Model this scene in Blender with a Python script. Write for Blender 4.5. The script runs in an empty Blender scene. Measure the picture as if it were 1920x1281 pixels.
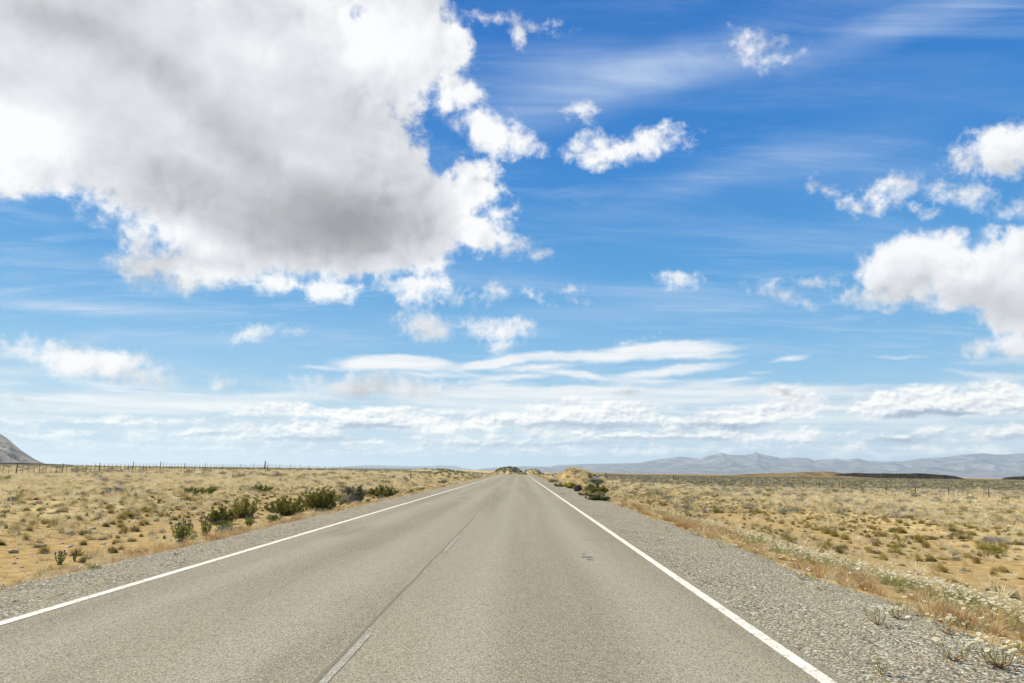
import bpy, bmesh, math, random
import numpy as np
from mathutils import Vector, Matrix

random.seed(7)
rng = np.random.default_rng(7)
S = bpy.context.scene
C = S.collection
R = math.radians

# ------------------------------------------------------------------ camera
FPX = 1280.0                      # focal length in photo pixels (1920 wide)
ROLL, PITCH, YAW = R(0.72), R(10.63), R(0.76)
EYE = Vector((0.0, 0.0, 1.5))
F_ = Vector((-math.sin(YAW)*math.cos(PITCH), math.cos(YAW)*math.cos(PITCH), math.sin(PITCH)))
R0 = F_.cross(Vector((0, 0, 1))).normalized()
U0 = R0.cross(F_).normalized()
R_ = R0*math.cos(ROLL) + U0*math.sin(ROLL)
U_ = U0*math.cos(ROLL) - R0*math.sin(ROLL)
cam_d = bpy.data.cameras.new("camera")
cam_d.sensor_width = 36.0
cam_d.lens = 24.0
cam_d.clip_start = 0.1
cam_d.clip_end = 200000.0
cam = bpy.data.objects.new("camera", cam_d)
C.objects.link(cam)
m = Matrix.Identity(4)
for i in range(3):
    m[i][0] = R_[i]; m[i][1] = U_[i]; m[i][2] = -F_[i]; m[i][3] = EYE[i]
cam.matrix_world = m
S.camera = cam


def ray(px, py):
    """direction of the sight line through a point of the 1920 x 1281 photograph"""
    d = F_ + R_*((px-960.0)/FPX) + U_*((640.5-py)/FPX)
    return d.normalized()


# ------------------------------------------------------------------ sun and exposure
SUN_AZ, SUN_EL = R(-58), R(50)     # azimuth from +Y, clockwise positive
sd = Vector((math.sin(SUN_AZ)*math.cos(SUN_EL), math.cos(SUN_AZ)*math.cos(SUN_EL), math.sin(SUN_EL)))
sun_d = bpy.data.lights.new("sun", "SUN")
sun_d.energy = 5.0
sun_d.angle = R(0.55)
sun_d.color = (1.0, 0.905, 0.76)
sun = bpy.data.objects.new("sun", sun_d)
sun.rotation_euler = sd.to_track_quat('Z', 'Y').to_euler()
sun.location = (0, 0, 60)
C.objects.link(sun)
S.view_settings.view_transform = 'Standard'
S.view_settings.look = 'None'
EXPO = 0.38
S.view_settings.exposure = EXPO
S.view_settings.gamma = 1.0
S.render.engine = 'CYCLES'
S.cycles.use_denoising = True
S.cycles.denoiser = 'OPENIMAGEDENOISE'
S.cycles.use_adaptive_sampling = True
S.cycles.adaptive_threshold = 0.01
S.cycles.adaptive_min_samples = 12
S.cycles.max_bounces = 6
S.cycles.diffuse_bounces = 3
S.cycles.transparent_max_bounces = 8
S.cycles.volume_bounces = 1
S.cycles.sample_clamp_indirect = 6.0
SKY = 0.1                          # background strength


# ------------------------------------------------------------------ node helper
class NT:
    def __init__(self, tree):
        self.t = tree; self.n = tree.nodes; self.l = tree.links

    def link(self, a, b):
        if isinstance(a, bpy.types.NodeSocket):
            self.l.new(a, b)
        else:
            b.default_value = a

    def m(self, op, a, b=None, c=None, clamp=False):
        n = self.n.new('ShaderNodeMath'); n.operation = op; n.use_clamp = clamp
        self.link(a, n.inputs[0])
        if b is not None: self.link(b, n.inputs[1])
        if c is not None: self.link(c, n.inputs[2])
        return n.outputs[0]

    def v(self, op, a, b=None, s=None):
        n = self.n.new('ShaderNodeVectorMath'); n.operation = op
        self.link(a, n.inputs[0])
        if b is not None: self.link(b, n.inputs[1])
        if s is not None: self.link(s, n.inputs['Scale'])
        return n.outputs['Value'] if op in ('LENGTH', 'DOT_PRODUCT', 'DISTANCE') else n.outputs[0]

    def vma(self, a, k, c):
        n = self.n.new('ShaderNodeVectorMath'); n.operation = 'MULTIPLY_ADD'
        self.link(a, n.inputs[0]); n.inputs[1].default_value = (k, k, k); self.link(c, n.inputs[2])
        return n.outputs[0]

    def noise(self, vec, scale, detail=4, rough=0.5, lac=2.0, dist=0.0, dim='3D'):
        n = self.n.new('ShaderNodeTexNoise'); n.noise_dimensions = dim
        if vec is not None: self.link(vec, n.inputs['Vector'])
        n.inputs['Scale'].default_value = scale; n.inputs['Detail'].default_value = detail
        n.inputs['Roughness'].default_value = rough; n.inputs['Lacunarity'].default_value = lac
        n.inputs['Distortion'].default_value = dist
        return n.outputs[0]

    def noisec(self, vec, scale, detail=4, rough=0.5):
        return self.noise(vec, scale, detail, rough).node.outputs['Color']

    def voro(self, vec, scale, out='Distance', feat='F1', rnd=1.0):
        n = self.n.new('ShaderNodeTexVoronoi'); n.feature = feat
        if vec is not None: self.link(vec, n.inputs['Vector'])
        n.inputs['Scale'].default_value = scale
        n.inputs['Randomness'].default_value = rnd
        return n.outputs[out]

    def ss(self, x, a, b, lo=0.0, hi=1.0):
        n = self.n.new('ShaderNodeMapRange'); n.interpolation_type = 'SMOOTHSTEP'
        self.link(x, n.inputs[0])
        n.inputs[1].default_value = a; n.inputs[2].default_value = b
        n.inputs[3].default_value = lo; n.inputs[4].default_value = hi
        return n.outputs[0]

    def lin(self, x, a, b, lo=0.0, hi=1.0, clamp=True):
        n = self.n.new('ShaderNodeMapRange'); n.clamp = clamp
        self.link(x, n.inputs[0])
        n.inputs[1].default_value = a; n.inputs[2].default_value = b
        n.inputs[3].default_value = lo; n.inputs[4].default_value = hi
        return n.outputs[0]

    def mix(self, f, a, b, mode='MIX'):
        n = self.n.new('ShaderNodeMix'); n.data_type = 'RGBA'; n.blend_type = mode
        def c(x): return tuple(x)+(1.0,) if isinstance(x, (tuple, list)) and len(x) == 3 else x
        self.link(f, n.inputs[0]); self.link(c(a), n.inputs[6]); self.link(c(b), n.inputs[7])
        return n.outputs[2]

    def ramp(self, f, stops):
        n = self.n.new('ShaderNodeValToRGB'); e = n.color_ramp.elements
        while len(e) < len(stops): e.new(0.5)
        for k, (p, c) in enumerate(stops):
            e[k].position = p; e[k].color = tuple(c)+(1.0,)
        self.link(f, n.inputs[0])
        return n.outputs[0]

    def comb(self, x, y, z):
        n = self.n.new('ShaderNodeCombineXYZ')
        self.link(x, n.inputs[0]); self.link(y, n.inputs[1]); self.link(z, n.inputs[2])
        return n.outputs[0]

    def sep(self, v):
        n = self.n.new('ShaderNodeSeparateXYZ'); self.link(v, n.inputs[0])
        return n.outputs[0], n.outputs[1], n.outputs[2]

    def mapping(self, v, loc=(0, 0, 0), rot=(0, 0, 0), scale=(1, 1, 1), kind='POINT'):
        n = self.n.new('ShaderNodeMapping'); n.vector_type = kind
        self.link(v, n.inputs[0])
        n.inputs[1].default_value = loc; n.inputs[2].default_value = rot; n.inputs[3].default_value = scale
        return n.outputs[0]


# ------------------------------------------------------------------ world: Nishita sky and clouds laid out by azimuth and elevation
world = bpy.data.worlds.new("World"); S.world = world; world.use_nodes = True
W = NT(world.node_tree); W.n.clear()
tc = W.n.new('ShaderNodeTexCoord').outputs['Generated']
D = W.v('NORMALIZE', tc)
dx, dy, dz = W.sep(D)
AZ = W.m('ARCTAN2', dx, dy)
EL = W.m('ARCSINE', dz)
P2 = W.comb(AZ, EL, 0.0)


def azel(px, py):
    d = ray(px, py)
    return math.atan2(d.x, d.y), math.asin(d.z)


def ell(px, py, rx, ry, rot=0.0):
    a = R(rot)
    c = azel(px, py)
    e1 = azel(px+rx*math.cos(a), py+rx*math.sin(a)); e0 = azel(px-rx*math.cos(a), py-rx*math.sin(a))
    f1 = azel(px-ry*math.sin(a), py+ry*math.cos(a)); f0 = azel(px+ry*math.sin(a), py-ry*math.cos(a))
    A = ((e1[0]-e0[0])/2, (e1[1]-e0[1])/2); B = ((f1[0]-f0[0])/2, (f1[1]-f0[1])/2)
    return c, math.atan2(A[1], A[0]), math.hypot(*A), math.hypot(*B)


SECT = None                        # (az0, az1, el0, el1) of the patch of sky being wired up


def near(b, pad):
    c, ang, ra, rb = ell(*b[:5])
    ex = math.hypot(ra*math.cos(ang), rb*math.sin(ang))+pad
    ey = math.hypot(ra*math.sin(ang), rb*math.cos(ang))+pad
    a0, a1, e0, e1 = SECT
    return c[0]+ex > a0 and c[0]-ex < a1 and c[1]+ey > e0 and c[1]-ey < e1


def field(vec, blobs, smooth=0.012, pad=0.055, flat=None):
    """signed distance like union of ellipses, radians"""
    acc = None
    for b in blobs:
        if not near(b, pad): continue
        c, ang, ra, rb = ell(*b[:5])
        # each term waits for the one before it, which keeps the shader's stack small
        vv = vec if acc is None else W.vma(acc, 1e-9, vec)
        mp = W.mapping(vv, (c[0], c[1], 0), (0, 0, ang), (ra, rb, 1.0), 'TEXTURE')
        r = W.v('LENGTH', mp)
        k = min(ra, rb)
        f = W.m('MULTIPLY_ADD', r, -k, k)
        if flat is not None:
            f = W.m('MINIMUM', f, W.m('MULTIPLY_ADD', W.sep(mp)[1], k*1.5, k*1.5*flat))
        acc = f if acc is None else W.m('SMOOTH_MAX', acc, f, smooth)
    return acc


def spots(vec, blobs, pad=0.02):
    """sum of soft spots"""
    acc = None
    for b in blobs:
        if not near(b, pad): continue
        c, ang, ra, rb = ell(*b[:5])
        vv = vec if acc is None else W.vma(acc, 1e-9, vec)
        f = W.ss(W.v('LENGTH', W.mapping(vv, (c[0], c[1], 0), (0, 0, ang), (ra, rb, 1.0), 'TEXTURE')), 1.0, 0.0, 0.0, b[5])
        acc = f if acc is None else W.m('ADD', acc, f)
    return 0.0 if acc is None else acc


nis = W.n.new('ShaderNodeTexSky'); nis.sky_type = 'NISHITA'; nis.sun_disc = False
nis.sun_elevation = SUN_EL; nis.sun_rotation = SUN_AZ
nis.altitude = 300; nis.air_density = 1.0; nis.dust_density = 0.6; nis.ozone_density = 2.0
g = 10.0/2**EXPO                   # one display unit of radiance at this strength
base = W.ramp(W.lin(EL, 0.0, R(48), 0.0, 1.0), [
    (0.00, (0.50, 0.68, 0.80)), (0.10, (0.38, 0.64, 0.83)), (0.20, (0.205, 0.49, 0.79)), (0.33, (0.080, 0.345, 0.72)),
    (0.50, (0.028, 0.235, 0.64)), (0.70, (0.006, 0.17, 0.57)), (1.0, (0.0, 0.12, 0.48))])
base = W.v('SCALE', base, s=g)
clear = W.mix(0.975, nis.outputs[0], base)

# warped coordinates so that no cloud edge is a clean ellipse
w1 = W.v('SUBTRACT', W.noisec(D, 9.0, 5, 0.55), (0.5, 0.5, 0.5))
w2 = W.v('SUBTRACT', W.noisec(D, 45.0, 4, 0.6), (0.5, 0.5, 0.5))
PW = W.v('ADD', P2, W.v('ADD', W.v('SCALE', w1, s=0.045), W.v('SCALE', w2, s=0.016)))
PS = W.v('ADD', P2, W.v('ADD', W.v('SCALE', w1, s=0.020), W.v('SCALE', w2, s=0.008)))
# cloud-plane coordinates for high cirrus
pl = W.m('ADD', W.m('MAXIMUM', dz, 0.0), 0.10)
PP = W.comb(W.m('DIVIDE', dx, pl), W.m('DIVIDE', dy, pl), 0.0)
cir = W.noise(W.mapping(PP, rot=(0, 0, R(-28)), scale=(0.55, 2.6, 1)), 1.0, 7, 0.62, dist=0.5)

bands = [(1190, 150, 420, 75, -17, 0.30), (1650, 60, 420, 50, -14, 0.26), (1500, 290, 420, 60, -14, 0.12),
         (1330, 330, 330, 45, -20, 0.14), (1560, 300, 280, 60, -12, 0.18), (1300, 560, 380, 40, 2, 0.24),
         (1150, 590, 300, 22, 2, 0.18), (250, 580, 420, 24, 2, 0.26), (90, 480, 260, 26, 6, 0.14),
         (120, 580, 200, 16, 4, 0.15), (1700, 330, 300, 60, -8, 0.18), (900, 520, 300, 50, 0, 0.12), (1400, 130, 200, 60, -10, 0.08),
         (960, 230, 160, 60, 0, 0.16), (500, 640, 500, 30, 0, 0.12), (1050, 150, 200, 120, -10, 0.10)]
lens = [(740, 684, 125, 17, 0), (1250, 654, 130, 17, -3), (1270, 694, 120, 12, -6), (1330, 722, 50, 9, 0), (1060, 748, 380, 24, 0), (1420, 738, 200, 17, -2), (300, 755, 350, 22, 0), (1450, 765, 160, 14, 0), (1640, 722, 60, 4, 0), (800, 703, 95, 7, 3), (930, 682, 90, 11, -8), (1100, 668, 170, 11, -2), (1290, 660, 120, 13, -4),
        (1010, 692, 68, 6, -5), (1090, 704, 95, 7, 5), (1250, 697, 135, 7, -6), (950, 712, 75, 6, -5), (900, 732, 85, 7, -6),
        (1483, 673, 36, 6, -6), (1370, 712, 75, 7, -3), (1325, 722, 50, 6, 0), (1430, 698, 40, 5, -3),
        (1220, 714, 60, 4, 0), (600, 692, 60, 5, 0), (1680, 667, 45, 3, 0), (1440, 731, 160, 9, -3), (1320, 668, 110, 6, -1),
        (1600, 738, 90, 7, -3), (520, 745, 110, 9, 0), (210, 725, 110, 10, 4), (1870, 700, 110, 8, 3)]
rows = [(a_, b_, c_*1.05, d_*1.3, e_) for a_, b_, c_, d_, e_ in [(1770, 766, 172, 25, -2), (1865, 750, 90, 27, -4), (1730, 752, 60, 24, 0), (1480, 742, 44, 13, 15), (1650, 765, 60, 22, 0), (1690, 822, 105, 13, -2), (1880, 815, 70, 14, 0),
        (1390, 788, 165, 20, -6), (1180, 792, 120, 19, 0), (980, 792, 130, 18, 0), (800, 798, 90, 15, 0), (690, 796, 110, 17, 0),
        (520, 808, 90, 11, 0), (395, 812, 100, 10, 2), (560, 828, 260, 8, 2), (900, 832, 260, 9, 0), (1250, 820, 280, 11, 0),
        (1120, 850, 280, 6, 0), (1600, 838, 160, 7, 0), (164, 846, 24, 6, 0), (720, 850, 240, 5, 0), (330, 838, 130, 4, 0),
        (100, 815, 140, 7, -2), (1800, 850, 150, 6, 0), (60, 860, 80, 4, 0), (1100, 772, 120, 12, 0), (640, 775, 160, 9, 0), (250, 790, 120, 8, 0)]]
rowdark = [(a_, b_-9, c_, d_*1.5, e_, f_) for a_, b_, c_, d_, e_, f_ in [(1760, 788, 200, 9, 0, 0.75), (1690, 833, 125, 8, 0, 0.65), (1400, 806, 210, 9, 0, 0.55), (1100, 808, 240, 9, 0, 0.50),
           (700, 810, 130, 9, 0, 0.45), (1800, 780, 90, 7, -3, 0.22), (1900, 776, 60, 10, 0, 0.25), (600, 834, 250, 6, 0, 0.40), (1000, 842, 350, 6, 0, 0.45), (1880, 826, 90, 7, 0, 0.35),
           (1250, 833, 250, 6, 0, 0.45), (400, 821, 90, 5, 0, 0.35), (850, 858, 400, 4, 0, 0.30)]]
cum = [  # small and middling clouds: x, y, rx, ry, rot in the photograph
    (930, 250, 66, 34, 15), (985, 277, 30, 13, 10), (895, 240, 40, 20, 0), (930, 285, 40, 14, 0),
    (1190, 270, 86, 28, -2), (1105, 287, 36, 8, 5), (1130, 262, 36, 20, 0), (1078, 205, 22, 13, 10), (1250, 268, 34, 18, 0),
    (1890, 268, 100, 42, -14), (1820, 298, 50, 16, -5), (1695, 346, 56, 24, 0), (1640, 374, 22, 16, -20), (1553, 362, 24, 14, 10),
    (1593, 390, 25, 13, 10), (1795, 370, 58, 17, 8), (1700, 382, 18, 9, 0), (1748, 405, 17, 9, 0), (1897, 393, 26, 14, 0),
    (1405, 82, 24, 18, -10), (1440, 74, 26, 7, 12), (1455, 102, 32, 9, -14), (1412, 114, 18, 8, 35),
    (1735, 492, 130, 64, 0), (1890, 490, 130, 66, -10), (1670, 545, 95, 24, -3), (1640, 500, 45, 40, 0), (1820, 540, 110, 32, 5), (1905, 575, 75, 58, 20),
    (1865, 645, 60, 16, -12), (1915, 645, 50, 40, 10),
    (775, 543, 62, 20, 6), (880, 562, 40, 11, 0), (935, 548, 26, 9, 8), (1000, 549, 25, 11, 10), (1070, 540, 18, 7, 0), (1073, 563, 24, 8, 0),
    (1272, 523, 34, 12, 5), (1455, 550, 34, 10, 18), (1540, 530, 26, 7, 0), (800, 622, 58, 19, 5), (845, 606, 50, 8, 5), (940, 620, 66, 22, -2),
    (945, 652, 28, 14, 0), (985, 610, 25, 14, 0), (1178, 636, 14, 9, 0), (1204, 632, 14, 8, 0), (165, 678, 130, 27, 8), (35, 668, 60, 11, 6), (260, 700, 84, 21, 8), (100, 660, 40, 14, 8),
    (402, 716, 36, 14, 16), (40, 752, 30, 9, 14), (1182, 728, 56, 9, 0), (700, 726, 130, 20, 0), (963, 464, 22, 10, -5), (1006, 472, 12, 5, 0),
    (940, 45, 42, 6, 8), (970, 62, 10, 22, -30), (1475, 742, 40, 11, 15), (472, 627, 42, 9, -2)]
bigc = [(290, 80, 560, 190, 6), (110, 190, 480, 180, 6), (520, 250, 310, 175, 12), (480, 385, 330, 130, 12), (640, 430, 215, 105, 4),
        (420, 500, 140, 42, -4), (560, 530, 260, 22, 4), (745, 90, 120, 125, 20), (835, 165, 78, 46, 8), (880, 360, 60, 50, -10), (880, 430, 74, 46, 0),
        (680, -20, 140, 70, 0), (865, 315, 46, 28, 0), (740, 480, 110, 46, 0), (925, 395, 38, 22, -15), (815, 390, 90, 90, 0), (790, 445, 100, 56, 0), (832, 95, 54, 80, 15), (800, 20, 40, 60, 0), (330, 530, 50, 16, 0), (-60, 200, 220, 165, 0), (750, 300, 70, 60, 0)]
bright = [(-20, 240, 330, 100, 8, 0.46), (690, 60, 230, 140, 20, 0.40), (330, 440, 250, 46, 18, 0.34), (900, 380, 110, 130, 0, 0.30), (590, 538, 400, 34, 4, 0.34),
          (400, 515, 130, 40, 0, 0.2), (850, 180, 130, 60, 8, 0.16), (1190, 260, 200, 80, 0, 0.30), (940, 250, 120, 70, 10, 0.30), (1450, 95, 120, 60, 0, 0.28), (1750, 465, 320, 100, -5, 0.34),
          (1680, 365, 250, 80, 0, 0.26), (1880, 250, 190, 60, -10, 0.36), (560, 300, 140, 36, 20, 0.16), (40, 340, 240, 40, 14, 0.12),
          (480, 90, 160, 50, 20, 0.14), (800, 545, 150, 50, 0, 0.28), (950, 620, 200, 60, 0, 0.24), (200, 680, 250, 50, 8, 0.28), (1000, 550, 160, 40, 0, 0.25), (1280, 530, 260, 50, 0, 0.25),
          (440, 620, 90, 40, 0, 0.35), (1900, 640, 120, 50, 0, 0.2)]
dark = [(650, 425, 250, 95, 4, 0.42), (560, 400, 400, 150, 8, 0.16), (470, 260, 300, 90, 34, 0.24), (250, 110, 230, 60, 24, 0.24), (90, 40, 260, 70, 8, 0.24), (340, 330, 220, 50, 14, 0.14), (400, 230, 200, 50, 34, 0.12),
        (20, 130, 170, 50, 5, 0.15), (1850, 560, 140, 50, 8, 0.16), (1900, 312, 90, 22, 0, 0.22), (700, 738, 140, 10, 0, 0.10), (40, 752, 40, 14, 14, 0.5), (1182, 736, 60, 10, 0, 0.45), (1475, 742, 50, 16, 14, 0.55), (250, 715, 130, 14, 6, 0.16)]


WT = W


def patch(sect):
    """one patch of sky, a node group wired with only the clouds that reach it"""
    global SECT, W
    SECT = sect
    gt = bpy.data.node_groups.new("sky_patch", 'ShaderNodeTree')
    for nm in ('D', 'PW', 'PS', 'PP', 'w1', 'clear'):
        gt.interface.new_socket(nm, in_out='INPUT', socket_type='NodeSocketVector' if nm != 'clear' else 'NodeSocketColor')
    for nm in ('EL', 'cir'):
        gt.interface.new_socket(nm, in_out='INPUT', socket_type='NodeSocketFloat')
    gt.interface.new_socket('sky', in_out='OUTPUT', socket_type='NodeSocketShader')
    W = NT(gt)
    gi = W.n.new('NodeGroupInput').outputs; go = W.n.new('NodeGroupOutput')
    W.l.new(_patch(sect, *[gi[k] for k in ('D', 'PW', 'PS', 'PP', 'w1', 'clear', 'EL', 'cir')]), go.inputs[0])
    W = WT
    gn = W.n.new('ShaderNodeGroup'); gn.node_tree = gt
    for k, v in (('D', D), ('PW', PW), ('PS', PS), ('PP', PP), ('w1', w1), ('clear', clear), ('EL', EL), ('cir', cir)):
        W.l.new(v, gn.inputs[k])
    return gn.outputs[0]


def _patch(sect, D, PW, PS, PP, w1, clear, EL, cir):
    cir2 = W.noise(W.mapping(PP, rot=(0, 0, R(35)), scale=(1.2, 4.5, 1)), 1.3, 6, 0.65, dist=0.8)
    big = W.noise(PP, 0.55, 2, 0.5)
    v1 = W.m('MULTIPLY', W.ss(cir, 0.46, 0.78), W.ss(big, 0.35, 0.62))
    v2 = W.m('MULTIPLY', W.ss(cir2, 0.46, 0.74), W.ss(big, 0.62, 0.38))
    band = W.m('MULTIPLY', spots(PS, bands), W.lin(cir, 0.3, 0.7, 0.6, 1.4))
    veil = W.m('ADD', W.m('ADD', W.m('MULTIPLY', v1, 0.40), W.m('MULTIPLY', v2, 0.42)), W.m('MULTIPLY', band, W.lin(cir2, 0.3, 0.7, 0.6, 1.5)), clamp=True)
    sky = W.mix(veil, clear, (g*0.55, g*0.68, g*0.88))
    lowp = sect[2] < R(13)
    if lowp:
        DS = W.v('MULTIPLY', D, (1.0, 1.0, 6.0))          # stretched sideways, for layers low in the sky
        ns1 = W.noise(DS, 5.0, 5, 0.55, dist=0.4)
        ns2 = W.noise(W.v('MULTIPLY', D, (1, 1, 16)), 6.0, 5, 0.6, dist=0.3)
        low = W.m('ADD', W.ss(EL, R(10.2), R(3.6)), W.m('MULTIPLY', W.m('SUBTRACT', ns1, 0.5), 2.0))
        low = W.m('MULTIPLY', W.ss(low, 0.25, 1.0), W.ss(EL, R(12), R(7.5)), clamp=True)
        low = W.m('MULTIPLY', low, W.ss(EL, R(-0.5), R(3.0), 0.5, 0.80))
        sheetc = W.mix(W.m('MULTIPLY', W.ss(ns2, 0.36, 0.66), W.ss(EL, R(1.2), R(5.0), 0.35, 1.0)), (g*0.52, g*0.68, g*0.79), (g*0.92, g*0.93, g*0.94))
        sky = W.mix(low, sky, sheetc)
        fl = field(PS, lens, 0.004, 0.02)
        if fl is not None:
            fl = W.m('ADD', fl, W.m('MULTIPLY', W.m('SUBTRACT', ns1, 0.5), 0.012))
            al = W.ss(fl, -0.002, 0.006)
            lensc = W.mix(W.ss(ns2, 0.34, 0.6), (g*0.82, g*0.87, g*0.92), (g*0.99, g*0.985, g*0.97))
            sky = W.mix(W.m('MULTIPLY', al, W.ss(EL, R(5.5), R(8.5), 0.6, 0.93)), sky, lensc)
        fr = field(PS, rows, 0.004, 0.03, 0.45)
        if fr is not None:
            nc = W.noise(W.v('MULTIPLY', D, (1, 1, 1.7)), 30.0, 8, 0.60)
            nc_up = W.noise(W.v('MULTIPLY', W.v('ADD', D, (-0.003, 0.0, 0.0035)), (1, 1, 1.7)), 30.0, 8, 0.60)
            fr = W.m('ADD', fr, W.m('MULTIPLY', W.m('SUBTRACT', nc, 0.5), 0.040))
            ar = W.ss(fr, -0.006, 0.007)
            emb = W.m('MULTIPLY', W.m('SUBTRACT', nc, nc_up), 2.4)
            sr = W.m('SUBTRACT', W.m('ADD', W.m('ADD', 0.86, emb), W.m('MULTIPLY', W.m('SUBTRACT', ns2, 0.5), 0.5)), W.m('MULTIPLY', spots(PS, rowdark), 1.35), clamp=True)
            rowc = W.ramp(sr, [(0.0, (g*0.33, g*0.41, g*0.53)), (0.45, (g*0.53, g*0.61, g*0.72)), (0.78, (g*0.92, g*0.93, g*0.93)), (1.0, (g*1.12, g*1.10, g*1.04))])
            sky = W.mix(W.m('MULTIPLY', ar, W.ss(EL, R(0.0), R(3.0), 0.45, 0.92)), sky, rowc)
    fb = field(PW, [b for b in cum if b[3] >= 26]+bigc, 0.012)
    fs = field(PW, [(b[0], b[1], b[2]*0.92, b[3]*0.86, b[4]) for b in cum if b[3] < 26], 0.006)
    if fb is not None or fs is not None:
        n3 = W.noise(D, 17.0, 10, 0.60, dist=0.25)
        n3_up = W.noise(W.v('ADD', D, (-0.010, 0.0, 0.010)), 17.0, 5, 0.55, dist=0.25)
        n3_s = W.noise(D, 17.0, 5, 0.55, dist=0.25)
        n3 = W.m('SUBTRACT', n3, 0.5)
        n4 = W.m('SUBTRACT', W.noise(D, 60.0, 6, 0.62), 0.5)
        fcd = -1.0 if fb is None else W.m('ADD', W.m('MULTIPLY_ADD', n3, 0.095, fb), W.m('MULTIPLY', n4, 0.026))
        if fs is not None:
            fsd = W.m('ADD', W.m('MULTIPLY_ADD', n3, 0.046, fs), W.m('MULTIPLY_ADD', n4, 0.040, 0.0025))
            ac = W.m('MAXIMUM', W.m('MULTIPLY', W.ss(fsd, -0.006, 0.018), 0.97), 0.0 if fb is None else W.ss(fcd, -0.007, 0.016))
            fcd = W.m('MAXIMUM', fcd, fsd)
        else:
            ac = W.ss(fcd, -0.007, 0.016)
        nl = W.noise(W.v('ADD', D, W.v('SCALE', w1, s=0.03)), 5.0, 3, 0.45)
        sc = W.m('ADD', W.m('SUBTRACT', W.m('ADD', 0.63, spots(PS, bright)), spots(PS, dark)), W.m('MULTIPLY', W.m('SUBTRACT', nl, 0.5), 0.8))
        sc = W.m('ADD', sc, W.m('MULTIPLY', W.ss(fcd, 0.05, 0.0), 0.14))
        sc = W.m('ADD', sc, W.m('MULTIPLY', W.m('SUBTRACT', n3_s, n3_up), W.ss(fcd, 0.07, 0.0, 0.45, 1.3)), clamp=True)
        cumc = W.ramp(sc, [(0.0, (g*0.34, g*0.34, g*0.345)), (0.28, (g*0.47, g*0.47, g*0.48)), (0.55, (g*0.66, g*0.67, g*0.69)), (0.8, (g*0.83, g*0.84, g*0.86)), (1.0, (g*1.0, g*1.0, g*1.0))])
        sky = W.mix(W.m('MULTIPLY', ac, 0.97), sky, cumc)
    bg = W.n.new('ShaderNodeBackground'); bg.inputs[1].default_value = SKY
    W.link(sky, bg.inputs[0])
    return bg.outputs[0]


def either(cond, a, b):            # b where cond is 1
    n = W.n.new('ShaderNodeMixShader')
    W.link(cond, n.inputs[0]); W.l.new(a, n.inputs[1]); W.l.new(b, n.inputs[2])
    return n.outputs[0]


AZC = [R(v) for v in (-50, -22, -4, 14, 50)]
ELC = [R(v) for v in (-1, 5.2, 9.5, 15, 24, 46)]
cols = []
for a0, a1 in zip(AZC, AZC[1:]):
    sh = None
    for e0, e1 in zip(ELC, ELC[1:]):
        p = patch((a0, a1, e0, e1))
        sh = p if sh is None else either(W.m('GREATER_THAN', EL, e0), sh, p)
    cols.append(sh)
front = cols[0]
for k in range(1, len(cols)):
    front = either(W.m('GREATER_THAN', AZ, AZC[k]), front, cols[k])
rest = patch((R(170), R(180), R(0), R(20)))
inside = W.m('MULTIPLY', W.m('LESS_THAN', W.m('ABSOLUTE', AZ), AZC[-1]), W.m('MULTIPLY', W.m('GREATER_THAN', EL, ELC[0]), W.m('LESS_THAN', EL, ELC[-1])))
wo = W.n.new('ShaderNodeOutputWorld'); W.l.new(either(inside, rest, front), wo.inputs[0])
world.cycles.sampling_method = 'MANUAL'
world.cycles.sample_map_resolution = 512


# ------------------------------------------------------------------ terrain height
def lattice(ix, iy, seed):
    h = (ix.astype(np.int64)*374761393 + iy.astype(np.int64)*668265263 + seed*974634777) & 0x7fffffff
    h = ((h ^ (h >> 13))*1274126177) & 0x7fffffff
    h = (h ^ (h >> 16)) & 0xffff
    return h/65535.0


def vn(x, y, s, seed=0):
    """smooth value noise, -1..1, with cells s metres wide"""
    x = np.asarray(x, float)/s; y = np.asarray(y, float)/s
    ix = np.floor(x); iy = np.floor(y); fx = x-ix; fy = y-iy
    fx = fx*fx*(3-2*fx); fy = fy*fy*(3-2*fy)
    a = lattice(ix, iy, seed); b = lattice(ix+1, iy, seed); c = lattice(ix, iy+1, seed); d = lattice(ix+1, iy+1, seed)
    return 2*((a*(1-fx)+b*fx)*(1-fy)+(c*(1-fx)+d*fx)*fy)-1


def fbm(x, y, s, seed=0, o=4):
    r = 0.0; a = 1.0; t = 0.0
    for k in range(o):
        r = r+a*vn(x, y, s/2**k, seed+k*17); t += a; a *= 0.5
    return r/t


def sst(x, a, b):
    t = np.clip((np.asarray(x, float)-a)/(b-a), 0, 1)
    return t*t*(3-2*t)


def zroad(y):
    y = np.asarray(y, float)
    return np.maximum(-1.2e-4*np.maximum(y-212.0, 0)**2, -2.2)


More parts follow.
